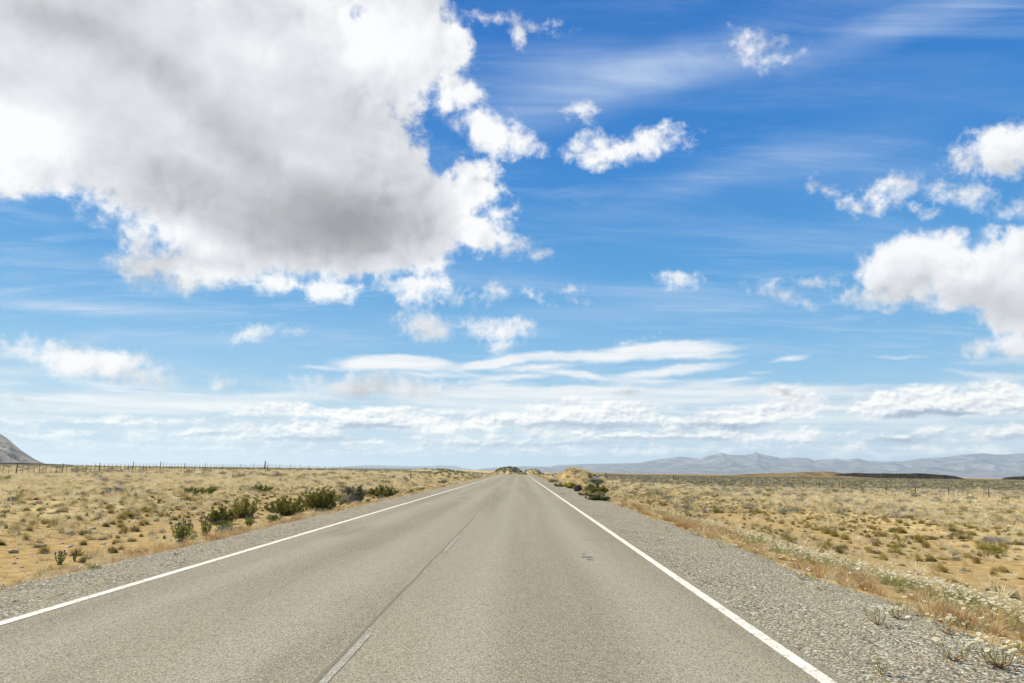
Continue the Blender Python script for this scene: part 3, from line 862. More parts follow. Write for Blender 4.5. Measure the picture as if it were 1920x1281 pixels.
ridge_mesh('mesa', [(1548, 898), (1556, 893), (1570, 888), (1600, 886.3), (1625, 887), (1660, 887.2), (1700, 887.6), (1722, 886.8), (1740, 888), (1770, 890), (1790, 892.3), (1803, 896), (1812, 899.5)],
           600.0, 14.0, 40.0, 260, 24, -2.6, 0.35, 6.0, M_MESA, 16)
ridge_mesh('mesa', [(1874, 900), (1884, 895), (1900, 893.2), (1960, 892), (2050, 893), (2100, 900)], 620.0, 14.0, 40.0, 120, 20, -2.8, 0.3, 6.0, M_MESA, 18)
M_RIDGE = mat_hill('ochre_ridge', (0.09, 0.07, 0.035), (0.19, 0.145, 0.07), (0.30, 0.235, 0.12), 0.08, 0.6)
ridge_mesh('hills', [(1330, 893), (1400, 888.6), (1440, 887), (1490, 885.8), (1530, 884), (1548, 883), (1560, 884.5), (1580, 887), (1620, 890), (1660, 896)], 640.0, 110.0, 60.0, 240, 24, -2.6, 0.25, 10.0, M_RIDGE, 22)


# ------------------------------------------------------------------ plant prototypes (numpy blade soups)
def blades(n, rad, h0, h1, w, lean, curve, rg, seg=3, dome=False, flat=0.75, twist=0.3):
    """tapered bent blades; returns verts, quads and the tip attribute"""
    ang = rg.uniform(0, 2*np.pi, n); rr = rad*np.sqrt(rg.uniform(0, 1, n))
    bx, by = rr*np.cos(ang), rr*np.sin(ang)
    ln = rg.uniform(h0, h1, n)
    if dome:
        th = np.arccos(rg.uniform(0.02, 1, n))
        dirx, diry, dirz = np.sin(th)*np.cos(ang), np.sin(th)*np.sin(ang), np.cos(th)*flat
        bx, by = dirx*rad*0.45, diry*rad*0.45; bz = dirz*rad*0.35
    else:
        l = lean*(0.3+0.7*rr/max(rad, 1e-6))*rg.uniform(0.4, 1.3, n)
        a2 = ang+rg.normal(0, 0.5, n)
        dirx, diry, dirz = np.sin(l)*np.cos(a2), np.sin(l)*np.sin(a2), np.cos(l); bz = np.zeros(n)
    wa = ang+np.pi/2+rg.normal(0, 1.0, n)
    co = []; tp = []
    for k in range(seg+1):
        t = k/seg
        cx = bx+dirx*ln*t*(1+curve*t); cy = by+diry*ln*t*(1+curve*t); cz = bz+dirz*ln*t*(1-0.45*curve*t*t*np.abs(np.hypot(dirx, diry))*2)
        wd = w*(1-t**1.5)*0.5+w*0.06
        co.append(np.stack([cx-np.cos(wa)*wd, cy-np.sin(wa)*wd, cz], -1)); co.append(np.stack([cx+np.cos(wa)*wd, cy+np.sin(wa)*wd, cz], -1))
        tp += [np.full(n, t)]*2
    co = np.stack(co, 1)                                   # n, 2(seg+1), 3
    tp = np.stack(tp, 1)
    base = (np.arange(n)*(2*(seg+1)))[:, None]
    qs = [np.stack([base[:, 0]+2*k, base[:, 0]+2*k+1, base[:, 0]+2*k+3, base[:, 0]+2*k+2], -1) for k in range(seg)]
    return co.reshape(-1, 3), np.concatenate(qs), tp.ravel()


def leaves(P, size, rg, up=0.4, aspect=2.2, Nn=None):
    """one small bent leaf (two triangles) at every point of P"""
    n = len(P)
    d = rg.normal(0, 1, (n, 3)); d[:, 2] = np.abs(d[:, 2])*up+rg.normal(0, 0.35, n)
    if Nn is not None: d = d*0.7+Nn
    d /= np.linalg.norm(d, axis=1)[:, None]
    r = rg.normal(0, 1, (n, 3)); s = np.cross(d, r); s /= np.linalg.norm(s, axis=1)[:, None]
    L = size*rg.uniform(0.6, 1.4, n)[:, None]; Wd = L/aspect
    co = np.stack([P, P+d*L*0.5+s*Wd*0.5, P+d*L, P+d*L*0.5-s*Wd*0.5], 1).reshape(-1, 3)
    b = np.arange(n)*4
    return co, np.stack([b, b+1, b+2, b+3], -1)


def merge(parts):
    cos = []; qs = []; tips = []; o = 0
    for p in parts:
        cos.append(p[0]); qs.append(p[1]+o); tips.append(p[2] if len(p) > 2 else np.full(len(p[0]), 0.5)); o += len(p[0])
    return np.concatenate(cos), np.concatenate(qs), np.concatenate(tips)


def soup(name, parts, mat=None):
    co, q, tp = merge(parts)
    me = np_mesh(name, co, q, smooth=False)
    a = me.attributes.new('tip', 'FLOAT', 'POINT'); a.data.foreach_set('value', tp.astype(np.float32))
    if mat is not None: me.materials.append(mat)
    return me


def tube(path, radii, sides=5):
    """round tapered tube through the points of path"""
    path = [Vector(p) for p in path]
    co = []
    for k, p in enumerate(path):
        t = (path[min(k+1, len(path)-1)]-path[max(k-1, 0)]).normalized()
        u = t.orthogonal().normalized(); v = t.cross(u)
        for j in range(sides):
            a = 2*math.pi*j/sides
            co.append(p+(u*math.cos(a)+v*math.sin(a))*radii[k])
    q = []
    for k in range(len(path)-1):
        for j in range(sides):
            q.append((k*sides+j, k*sides+(j+1) % sides, (k+1)*sides+(j+1) % sides, (k+1)*sides+j))
    return np.array([tuple(c) for c in co]), np.array(q)


def proto(name, me):
    o = bpy.data.objects.new(name, me)
    return o


def scatter(name, P, rz, sc, kind_idx, protos, label, tilt=None):
    """one stuff object: prototypes instanced on points by geometry nodes"""
    me = bpy.data.meshes.new(name); me.vertices.add(len(P)); me.vertices.foreach_set('co', np.asarray(P, np.float32).ravel())
    n = len(P)
    rot = np.zeros((n, 3), np.float32); rot[:, 2] = rz
    if tilt is not None: rot[:, :2] = tilt
    a = me.attributes.new('rot', 'FLOAT_VECTOR', 'POINT'); a.data.foreach_set('vector', rot.ravel())
    scv = np.asarray(sc, np.float32); scv = np.repeat(scv[:, None], 3, 1) if scv.ndim == 1 else scv
    a = me.attributes.new('scl', 'FLOAT_VECTOR', 'POINT'); a.data.foreach_set('vector', scv.ravel())
    a = me.attributes.new('pk', 'INT', 'POINT'); a.data.foreach_set('value', np.asarray(kind_idx, np.int32))
    o = link(name, me)
    tag(o, kind='stuff', label=label, cat=name.replace('_', ' '))
    gt = bpy.data.node_groups.new(name, 'GeometryNodeTree')
    gt.interface.new_socket('Geometry', in_out='INPUT', socket_type='NodeSocketGeometry')
    gt.interface.new_socket('Geometry', in_out='OUTPUT', socket_type='NodeSocketGeometry')
    gi = gt.nodes.new('NodeGroupInput'); go = gt.nodes.new('NodeGroupOutput'); jn = gt.nodes.new('GeometryNodeJoinGeometry')

    def attr(nm, ty):
        a_ = gt.nodes.new('GeometryNodeInputNamedAttribute'); a_.data_type = ty; a_.inputs[0].default_value = nm
        return a_.outputs[0]
    rs, ss_, ks = attr('rot', 'FLOAT_VECTOR'), attr('scl', 'FLOAT_VECTOR'), attr('pk', 'INT')
    for k, pr in enumerate(protos):
        oi = gt.nodes.new('GeometryNodeObjectInfo'); oi.inputs[0].default_value = pr; oi.inputs['As Instance'].default_value = True
        cmpn = gt.nodes.new('FunctionNodeCompare'); cmpn.data_type = 'INT'; cmpn.operation = 'EQUAL'
        gt.links.new(ks, cmpn.inputs[2]); cmpn.inputs[3].default_value = k
        ip = gt.nodes.new('GeometryNodeInstanceOnPoints')
        gt.links.new(gi.outputs[0], ip.inputs['Points']); gt.links.new(cmpn.outputs[0], ip.inputs['Selection'])
        gt.links.new(oi.outputs['Geometry'], ip.inputs['Instance'])
        e2r = gt.nodes.new('FunctionNodeEulerToRotation'); gt.links.new(rs, e2r.inputs[0])
        gt.links.new(e2r.outputs[0], ip.inputs['Rotation']); gt.links.new(ss_, ip.inputs['Scale'])
        gt.links.new(ip.outputs[0], jn.inputs[0])
    gt.links.new(jn.outputs[0], go.inputs[0])
    md = o.modifiers.new('scatter', 'NODES'); md.node_group = gt
    return o


rg = np.random.default_rng(11)
P_STRAW = [proto('straw_tuft', soup('straw_tuft', [blades(n, 0.13, 0.18, h, w, 0.75, 0.25, rg)], M_STRAW)) for n, h, w in ((75, 0.46, 0.011), (60, 0.38, 0.012), (90, 0.52, 0.010), (70, 0.33, 0.013))]
P_FAR = [proto('straw_clump', soup('straw_clump', [blades(60, 0.34, 0.14, 0.42, 0.030, 0.8, 0.2, rg, 2)], M_STRAW)) for _ in range(3)]
P_RUST = [proto('rusty_tuft', soup('rusty_tuft', [blades(n, 0.12, 0.16, h, 0.008, 0.55, 0.35, rg)], M_RUST)) for n, h in ((70, 0.36), (55, 0.30), (85, 0.42))]
P_SPR = [proto('sprawling_straw', soup('sprawling_straw', [blades(60, 0.10, 0.12, 0.34, 0.008, 1.0, 0.5, rg)], M_STRAW))]


def cushion(mat, n, r, rg, mix=None):
    return soup('tussock', [blades(n, r, r*0.45, r*0.95, 0.012, 0, 0.1, rg, 2, dome=True, flat=0.8)], mat)


ME_TUSS = [cushion(M_OLIVE, 520, 0.22, rg) for _ in range(3)]
ME_CUSH = [cushion(M_CUSH, 420, 0.20, rg) for _ in range(2)]


def scrub_mesh(mat, n, rg, leaf=0.045, flat=0.6, name='scrub'):
    """low cushion shrub: leaves at the ends of short twigs that fan from the root"""
    k = 26
    dirs = rg.normal(0, 1, (k, 3)); dirs[:, 2] = np.abs(dirs[:, 2])*0.9+0.1
    dirs /= np.linalg.norm(dirs, axis=1)[:, None]
    ln = rg.uniform(0.55, 1.05, k)
    w = rg.integers(0, k, n); t = rg.uniform(0.45, 1.0, n)**0.7
    P = dirs[w]*(ln[w]*t)[:, None]*0.5+rg.normal(0, 0.055, (n, 3)); P[:, 2] = np.abs(P[:, 2])*flat*1.2
    parts = [leaves(P, leaf, rg, Nn=dirs[w]*0.8)]
    tw = []
    for a in range(k):
        e = dirs[a]*ln[a]*0.45; e[2] *= flat*1.2
        tw.append(tube([(0, 0, 0), tuple(e*0.5+np.array([0, 0, -0.02])), tuple(e)], [0.012, 0.008, 0.004], 3))
    return soup(name, parts+tw, mat)


ME_GREY = [scrub_mesh(M_GREY, 900, rg) for _ in range(3)]
ME_DEAD = [scrub_mesh(M_DGREY, 700, rg, 0.05, 0.8) for _ in range(2)]
ME_DKG = [scrub_mesh(M_GREEN, 900, rg, 0.05, 0.7) for _ in range(2)]
P_SCRUB = [proto('scrub', m_) for m_ in ME_GREY+ME_DEAD+ME_DKG]


P_SMALL = []
for m_, k_ in ((ME_GREY[0], 0.50), (ME_DEAD[0], 0.45), (ME_TUSS[0], 1.2), (ME_DKG[0], 0.38)):
    me = m_.copy(); me.transform(Matrix.Scale(k_, 4)); P_SMALL.append(proto('low_scrub', me))


def in_view(x, y, lo=-0.86, hi=0.86, pad=4.0):
    return (x > lo*y-pad) & (x < hi*y+pad)


def pts(xmin, xmax, ymin, ymax, dens, rg, keep=None):
    n = int((xmax-xmin)*(ymax-ymin)*dens)
    x = rg.uniform(xmin, xmax, n); y = rg.uniform(ymin, ymax, n)
    k = in_view(x, y)
    x, y = x[k], y[k]
    if keep is not None:
        p = keep(x, y); k = rg.uniform(0, 1, len(x)) < p; x, y = x[k], y[k]
    return x, y


def plain_p(x, y):
    """how likely a spot carries dry grass"""
    l = sst(-x+2.5*fbm(x, y, 7, 40, 3), 15.5, 18.5); r = sst(x+4.0*fbm(x, y, 8, 41, 3), 17.0, 24.0)
    fill = np.maximum(sst(y, 60, 130)*0.7, 0.10)*sst(np.abs(x), 6.0, 9.0)
    clump = 0.62+0.85*fbm(x, y, 3.0, 42, 3)
    return np.clip(np.maximum(np.maximum(l, r), fill)*np.clip(clump, 0.12, 1.0), 0, 1)*(1-0.75*sst(y, 120, 180)*sst(x, 10, 60))


X, Y = [], []
for a in ((-75, -8, 14, 62, 5.4), (8, 75, 12, 62, 4.8)):
    q = pts(*a, rg, plain_p); X.append(q[0]); Y.append(q[1])
x = np.concatenate(X); y = np.concatenate(Y)
n = len(x)
scatter('dry_grass', np.stack([x, y, H(x, y)-0.01], -1), rg.uniform(0, 6.28, n), rg.uniform(0.45, 1.1, n), np.where(rg.uniform(0, 1, n) < 0.26, rg.integers(4, 8, n), rg.integers(0, 4, n)), P_STRAW+P_SMALL,
        'pale dry grass covering the plain nearer the road')
X, Y = [], []
for a in ((-150, -7.5, 62, 150, 1.9), (7.5, 150, 62, 150, 1.5), (-330, -8, 150, 430, 0.20), (8, 330, 150, 430, 0.14)):
    q = pts(*a, rg, plain_p); X.append(q[0]); Y.append(q[1])
m_ = 900
X.append(9.0+5.0*np.clip(rg.normal(0, 0.5, m_), -1, 1)); Y.append(104+14*np.clip(rg.normal(0, 0.5, m_), -1, 1))
x = np.concatenate(X); y = np.concatenate(Y); k = (x < -7.3) | (x > 5.3); x, y = x[k], y[k]; n = len(x)
scatter('distant_dry_grass', np.stack([x, y, H(x, y)-0.02], -1), rg.uniform(0, 6.28, n), rg.uniform(0.7, 1.2, n)*(1+0.35*sst(y, 150, 300)), rg.integers(0, 3, n), P_FAR,
        'pale dry grass on the plain toward the horizon')
print('grass', n)

# verge grass along both edges of the gravel
X, Y, K = [], [], []
for (x0, x1, y0, y1, dn) in ((4.62, 5.75, 2.5, 40, 22), (4.62, 5.9, 40, 110, 9), (4.6, 6.2, 110, 205, 4), (-8.3, -6.6, 4, 45, 24), (-7.8, -6.55, 45, 110, 9), (-8.0, -6.5, 110, 205, 4)):
    m_ = int((x1-x0)*(y1-y0)*dn)
    x = rg.uniform(x0, x1, m_); y = rg.uniform(y0, y1, m_)
    pr = np.clip(0.62+1.3*fbm(x, y, 1.4, 50, 3), 0.03, 1)*(0.8 if x0 > 0 else 1.0)
    k = rg.uniform(0, 1, m_) < pr
    X.append(x[k]); Y.append(y[k]); K.append(np.where(rg.uniform(0, 1, k.sum()) < (0.62 if x0 > 0 else 0.40), rg.integers(0, 3, k.sum()), 3))
x = np.concatenate(X); y = np.concatenate(Y); kk = np.concatenate(K); n = len(x)
scatter('verge_grass', np.stack([x, y, H(x, y)-0.01], -1), rg.uniform(0, 6.28, n), rg.uniform(0.45, 1.05, n)*np.where(y > 60, 1.2, 0.85), kk, P_RUST+P_SPR,
        'rusty and straw coloured dry grass along the edges of the gravel')

# scattered thin straw and low green creepers in the ditches
x, y = pts(-23, -7.2, 9, 110, 9.0, rg, lambda x, y: np.clip((0.14+0.45*sst(-x, 13.5, 18))+0.7*fbm(x, y, 2.5, 60, 3), 0, 1))
x2, y2 = pts(5.4, 26, 9, 110, 8.0, rg, lambda x, y: np.clip((0.14+0.45*sst(x+y*0.12, 17, 24))+0.7*fbm(x, y, 2.5, 61, 3), 0, 1))
x = np.concatenate([x, x2]); y = np.concatenate([y, y2]); n = len(x)
P_CUSH = [proto('cushion', m_) for m_ in ME_CUSH+ME_TUSS[:1]]
scatter('ground_cover', np.stack([x, y, H(x, y)-0.02], -1), rg.uniform(0, 6.28, n), np.stack([rg.uniform(0.25, 0.85, n)]*2+[rg.uniform(0.35, 1.15, n)], -1), rg.integers(0, 6, n), P_CUSH+P_SPR+P_STRAW[3:]+P_STRAW[1:2],
        'thin low plants creeping over the sandy ditches')

# distant scrub: more than anybody could count
x, y = pts(-260, 330, 48, 520, 0.19, rg, lambda x, y: sst(np.abs(x), 9, 13)*np.clip(0.55+0.8*fbm(x, y, 14, 70, 3), 0.05, 1))
for cx, cy, rx_, ry_, m_ in ((9.0, 104, 5.5, 13, 120), (-5, 300, 11, 12, 900), (6.5, 318, 9, 11, 260), (20, 330, 17, 15, 260), (-17, 178, 9, 16, 220)):
    x = np.concatenate([x, cx+rx_*np.clip(rg.normal(0, 0.5, m_), -1, 1)]); y = np.concatenate([y, cy+ry_*np.clip(rg.normal(0, 0.5, m_), -1, 1)])
k = (x < -7.2) | (x > 5.2) | (y > 262); x, y = x[k], y[k]
n = len(x)
scatter('scrub', np.stack([x, y, H(x, y)-0.04], -1), rg.uniform(0, 6.28, n), rg.uniform(0.5, 1.5, n)*np.where((np.abs(x-9) < 7) & (np.abs(y-104) < 16), 0.55, 1.0), rg.choice(7, n, p=[.2, .15, .15, .15, .15, .1, .1]), P_SCRUB,
        'grey and olive scrub dotting the far plain')
print('scrub', n)


# ------------------------------------------------------------------ stones
def stone_mesh(name, seed, sub=2, flat=0.65, jag=0.22):
    bm = bmesh.new(); bmesh.ops.create_icosphere(bm, subdivisions=sub, radius=1.0)
    r2 = random.Random(seed); off = Vector((r2.uniform(0, 50),)*3)
    planes = [(Vector((r2.uniform(-1, 1), r2.uniform(-1, 1), r2.uniform(-1, 1))).normalized(), r2.uniform(0.55, 0.85)) for _ in range(8)]
    for v in bm.verts:
        for nn, dd in planes:                                # facets
            e = v.co.dot(nn)-dd
            if e > 0: v.co -= nn*e*0.9
        v.co *= 1+jag*r2.uniform(-0.25, 0.25)
        v.co.z *= flat
    me = bpy.data.meshes.new(name); bm.to_mesh(me); bm.free()
    return me


P_PEB = []
for k in range(4):
    me = stone_mesh('pebble', 100+k, 1, 0.6); me.materials.append(M_PEB); P_PEB.append(proto('pebble', me))
X, Y = [], []
for (x0, x1, y0, y1, dn) in ((2.42, 4.75, 1.8, 9, 330), (2.42, 4.75, 9, 20, 120), (2.42, 4.75, 20, 45, 30), (-6.7, -5.02, 4.5, 12, 300), (-6.7, -5.02, 12, 24, 120), (-6.7, -5.02, 24, 50, 25)):
    m_ = int((x1-x0)*(y1-y0)*dn)
    X.append(rg.uniform(x0, x1, m_)); Y.append(rg.uniform(y0, y1, m_))
x = np.concatenate(X); y = np.concatenate(Y); n = len(x)
sz = np.clip(rg.lognormal(math.log(0.0080), 0.48, n), 0.004, 0.045)*np.where(y > 20, 1.5, 1.0)
scatter('gravel', np.stack([x, y, np.full(n, -0.022)-0.022*np.where(x > 0, (x-2.35)/2.3, (-4.93-x)/1.7)], -1), rg.uniform(0, 6.28, n), sz, rg.integers(0, 4, n), P_PEB,
        'loose grey gravel on the road shoulders', tilt=rg.uniform(-0.5, 0.5, (n, 2)))
# rubble in the ditches
x, y = pts(-19, -7.4, 9, 80, 14, rg, lambda x, y: np.clip(0.25+0.9*fbm(x, y, 4, 80, 3), 0.03, 1))
x2, y2 = pts(5.2, 24, 8, 80, 12, rg, lambda x, y: np.clip(0.16+0.8*fbm(x, y, 5, 81, 3), 0.02, 1))
x3, y3 = pts(5.3, 7.6, 9, 34, 28, rg, lambda x, y: sst(x, 5.3, 5.8)*sst(7.6-x, 0, 0.5)*0.8)
x = np.concatenate([x, x2, x3]); y = np.concatenate([y, y2, y3]); n = len(x)
P_RUB = []
for k in range(3):
    me = stone_mesh('rubble', 140+k, 1, 0.6); me.materials.append(M_STONE); P_RUB.append(proto('rubble', me))
scatter('rubble', np.stack([x, y, H(x, y)], -1), rg.uniform(0, 6.28, n), np.clip(rg.lognormal(math.log(0.028), 0.5, n), 0.012, 0.09), rg.integers(0, 3, n), P_RUB,
        'small pale stones strewn over the ditch slopes', tilt=rg.uniform(-0.4, 0.4, (n, 2)))

ME_ST = []
for k in range(5):
    me = stone_mesh('stone', 60+k, 3, 0.55, 0.16); me.materials.append(M_STONE); ME_ST.append(me)
stones = [(160, 1000, .34), (178, 1000, .22), (193, 1012, .26), (193, 1021, .20), (77, 1025, .30), (130, 1026, .24), (115, 1020, .14), (25, 1037, .34), (175, 992, .2), (120, 1003, .12),
          (290, 965, .16), (1645, 1015, .20), (1440, 955, .22), (1330, 950, .35), (1620, 972, .25), (1895, 1000, .30), (1870, 1015, .2), (1300, 945, .25), (1270, 942, .25), (1380, 975, .18),
          (1710, 1000, .12), (1560, 967, .25), (1240, 920, .4), (1225, 915, .35), (1258, 932, .4), (1232, 925, .3), (1210, 915, .25), (575, 925, .4), (545, 928, .35), (520, 922, .35), (600, 905, .4)]
for k, (px, py, w) in enumerate(stones):
    p = hit(px, py)
    o = link('stone', ME_ST[k % 5], loc=p+Vector((0, 0, w*0.08)))
    o.scale = (w*0.6, w*random.uniform(0.35, 0.5), w*random.uniform(0.35, 0.5)); o.rotation_euler = (random.uniform(-.2, .2), random.uniform(-.2, .2), random.uniform(0, 6))
    tag(o, 'pale weathered stone lying in the sandy ditch beside the road', 'stone', 'stones lying in the roadside ditches')

me = stone_mesh('boulder', 77, 4, 0.62, 0.05); me.materials.append(M_BOULD)
p = hit(1118, 902)
o = link('boulder', me, loc=p+Vector((0, 0, 0.22))); o.scale = (0.62, 0.5, 0.62); o.rotation_euler = (0.1, 0.35, 0.5)
tag(o, 'large pale grey boulder at the right foot of the earth mound', 'boulder')

# ------------------------------------------------------------------ tussocks and shrubs one could count
def scale_at(p, px):               # metres that px photograph pixels span at point p
    return px*((p-EYE).dot(F_))/FPX


tuss = [(1565, 1006, 18), (1545, 1000, 12), (1585, 1012, 18), (1552, 1000, 10), (1580, 985, 9), (1602, 992, 9), (1613, 990, 12), (1628, 990, 9), (1635, 992, 12), (1650, 995, 7),
        (1680, 1013, 18), (1699, 1015, 13), (1690, 1000, 16), (1723, 1018, 19), (1736, 1028, 18), (1629, 1036, 18), (1642, 1024, 14), (1679, 1032, 20), (1670, 1037, 12),
        (1715, 983, 9), (1728, 982, 11), (1700, 986, 12), (1841, 1030, 22), (1863, 1032, 16), (1880, 1026, 16), (1575, 966, 10), (1590, 968, 8), (1620, 965, 10), (1540, 994, 9),
        (1849, 1042, 15), (1830, 1056, 16), (1745, 1050, 14), (1720, 1052, 20), (1500, 983, 9), (1547, 992, 9), (1465, 982, 10), (1440, 976, 9), (1407, 968, 9), (1480, 996, 10), (1410, 992, 10),
        (186, 968, 12), (207, 962, 13), (68, 975, 11), (256, 962, 11), (297, 955, 9), (308, 958, 9), (232, 972, 12), (146, 975, 16), (26, 1000, 22), (47, 1012, 17), (55, 995, 14), (62, 985, 14),
        (100, 988, 22), (232, 1000, 16), (82, 1038, 22), (212, 983, 12), (233, 995, 14), (265, 985, 12), (180, 975, 10), (340, 950, 9), (360, 968, 9), (330, 975, 10), (430, 950, 9), (275, 968, 9), (2, 985, 14),
        (1785, 995, 10), (1800, 1003, 12), (1660, 975, 9), (1515, 975, 9), (1760, 975, 10), (1740, 970, 10), (1790, 968, 11), (1830, 972, 12), (1870, 978, 12), (1905, 985, 14), (1430, 998, 10), (1355, 975, 9)]
n_t = 0
spots_used = []


def place_cushion(px, py, wpx, me, label, cat, group, name, hs=1.0, base_r=0.42):
    p = hit(px, py)
    w = scale_at(p, wpx)
    o = link(name, me, loc=p-Vector((0, 0, 0.02)))
    k = w/base_r
    o.scale = (k, k, k*hs); o.rotation_euler = (0, 0, random.uniform(0, 6.28))
    tag(o, label, cat, group)
    return o


for (px, py, w) in tuss:
    place_cushion(px, py, w*1.15, random.choice(ME_TUSS), 'rounded olive yellow tussock growing from bare sand beside the road', 'grass tussock', 'cushion tussocks on the sandy ditches', 'tussock', random.uniform(1.45, 1.9), 0.46)
# more of the same on the banks, placed at random
cand = []
x, y = pts(7.5, 32, 14, 75, 0.9, rg, lambda x, y: np.clip(0.20+0.8*fbm(x, y, 5, 90, 3), 0, 1)*sst(y, 10, 20))
cand += list(zip(x, y))[:125]
x, y = pts(-24, -9, 16, 75, 1.1, rg, lambda x, y: np.clip(0.25+0.8*fbm(x, y, 5, 91, 3), 0, 1))
cand += list(zip(x, y))[:95]
for (x_, y_) in cand:
    o = link('tussock', random.choice(ME_TUSS+ME_CUSH), loc=on_ground(x_, y_, -0.02))
    k = random.uniform(0.55, 1.15); o.scale = (k, k, k*random.uniform(1.0, 1.7)); o.rotation_euler = (0, 0, random.uniform(0, 6))
    tag(o, 'rounded olive yellow tussock growing from bare sand beside the road', 'grass tussock', 'cushion tussocks on the sandy ditches')

greys = [(190, 972, 24), (131, 1002, 22), (222, 925, 34), (270, 928, 16), (1790, 1040, 27), (1775, 1026, 18), (1810, 1026, 18), (1640, 1020, 26), (1745, 1012, 16), (1700, 965, 30), (1672, 958, 20), (1655, 950, 16),
         (1610, 950, 22), (1566, 945, 18), (1690, 945, 16), (1716, 934, 26), (1757, 938, 14), (1820, 936, 13), (1895, 936, 18), (1835, 952, 14), (20, 895, 14), (60, 907, 13), (35, 897, 10), (100, 928, 14), (125, 925, 18),
         (145, 920, 12), (30, 940, 18), (18, 945, 22), (200, 905, 14), (265, 902, 14), (230, 910, 22), (345, 912, 14), (500, 886, 12), (655, 899, 10), (686, 896, 12), (600, 905, 10), (455, 915, 14), (1425, 925, 14), (1450, 928, 12),
         (1480, 930, 12), (1353, 928, 11), (1425, 912, 11), (1555, 927, 12), (1570, 935, 12), (1285, 922, 9), (1390, 940, 10), (1320, 925, 8), (1378, 985, 9), (1198, 961, 10)]
GL = 'low grey green shrub with small leaves standing in the dry grass'
for (px, py, w) in greys:
    place_cushion(px, py, w*1.1, random.choice(ME_GREY+ME_DEAD), GL, 'shrub', 'grey shrubs scattered over the plain', 'grey_shrub', random.uniform(0.85, 1.2), 0.9)
x, y = pts(-90, -19, 22, 100, 0.10, rg, lambda x, y: np.clip(0.5+0.9*fbm(x, y, 9, 95, 3), 0, 1)); c1 = list(zip(x, y))
x, y = pts(17, 95, 20, 100, 0.12, rg, lambda x, y: np.clip(0.5+0.9*fbm(x, y, 9, 96, 3), 0, 1)); c2 = list(zip(x, y))
random.shuffle(c1); random.shuffle(c2)
for (x_, y_) in c1[:120]+c2[:130]:
    o = link('grey_shrub', random.choice(ME_GREY+ME_GREY+ME_DEAD+ME_DKG), loc=on_ground(x_, y_, -0.03))
    k = random.uniform(0.45, 1.15); o.scale = (k, k, k*random.uniform(0.7, 1.1)); o.rotation_euler = (0, 0, random.uniform(0, 6))
    tag(o, GL, 'shrub', 'grey shrubs scattered over the plain')

# the big bleached shrub in the right-hand ditch
o = place_cushion(1866, 1021, 50, soup('dead_shrub', [blades(900, 0.30, 0.25, 0.62, 0.010, 1.15, 0.1, rg, 3)], M_DGREY), 'large bleached grey shrub of fine upright twigs in the sandy ditch', 'shrub', None, 'dead_shrub', 0.9, 1.15)


# ------------------------------------------------------------------ leafy roadside shrubs
def shrub(name, px, py, wpx, hpx, mat, label, n_leaf=5200, leaf=0.055, stems=26, up=1.0, blossom=None, n_bl=0, cat='shrub', depth=0.8, seed=0, stalk=0.15):
    r2 = np.random.default_rng(500+seed)
    p = hit(px, py)
    w = scale_at(p, wpx)*1.34; h = scale_at(p, hpx)*0.78
    root = empty(name, p, random.uniform(-0.3, 0.3))
    tag(root, label, cat)
    tubes = []; L = []; N_ = []; tips = []
    for k in range(stems):
        a = r2.uniform(0, 6.28); q = r2.uniform(0, 1)**0.5
        ex, ey = math.cos(a)*q*w*0.5, math.sin(a)*q*w*0.5*depth
        ez = h*math.sqrt(max(0.05, 1-q*q*0.90))*r2.uniform(0.70, 1.0+stalk*0.6)
        b = Vector((ex*0.25, ey*0.25, -0.03)); e = Vector((ex, ey, ez))
        mid = b.lerp(e, 0.5)+Vector((ex*0.12, ey*0.12, -h*0.03))
        tubes.append(tube([b, mid, e], [0.016*h+0.004, 0.010*h+0.003, 0.003], 4))
        m_ = int(n_leaf*1.6)//stems//5
        for j in range(5):
            t = 0.12+0.88*j/4
            c = (b*(1-t)**2+mid*2*t*(1-t)+e*t*t)
            side = Vector(r2.normal(0, 1, 3)); side.z = abs(side.z)*0.5; side.normalize()
            tl = h*0.20*(1.1-t*0.6)
            e2 = c+side*tl+Vector((0, 0, tl*0.5*up))
            tubes.append(tube([c, e2], [0.005, 0.002], 3))
            tt = r2.uniform(0.0, 1.15, m_)
            pts_ = np.array(c)[None]+(np.array(e2)-np.array(c))[None]*tt[:, None]+r2.normal(0, 0.030*h+0.012, (m_, 3))
            L.append(pts_); d_ = np.array(e2-c); N_.append(np.repeat((d_/np.linalg.norm(d_))[None], m_, 0)*0.9)
        tips.append(e)
    P = np.concatenate(L); Nn = np.concatenate(N_); k = P[:, 2] > 0.0
    P, Nn = P[k], Nn[k]
    link('foliage', soup('foliage', [leaves(P, leaf, r2, Nn=Nn)], mat), parent=root)
    link('stem', np_mesh('stem', *[np.concatenate([t_[0] for t_ in tubes]), np.concatenate([t_[1]+o_ for t_, o_ in zip(tubes, np.cumsum([0]+[len(t_[0]) for t_ in tubes[:-1]]))])]), M_TWIG, parent=root)
    if blossom is not None:
        sel = P[P[:, 2] > h*0.35]; sel = sel[r2.integers(0, len(sel), n_bl)]+r2.normal(0, 0.02, (n_bl, 3))+np.array([0, 0, 0.03])
        link('blossom', soup('blossom', [leaves(sel, leaf*0.9, r2, up=1.2, aspect=1.1)], blossom), parent=root)
    return root


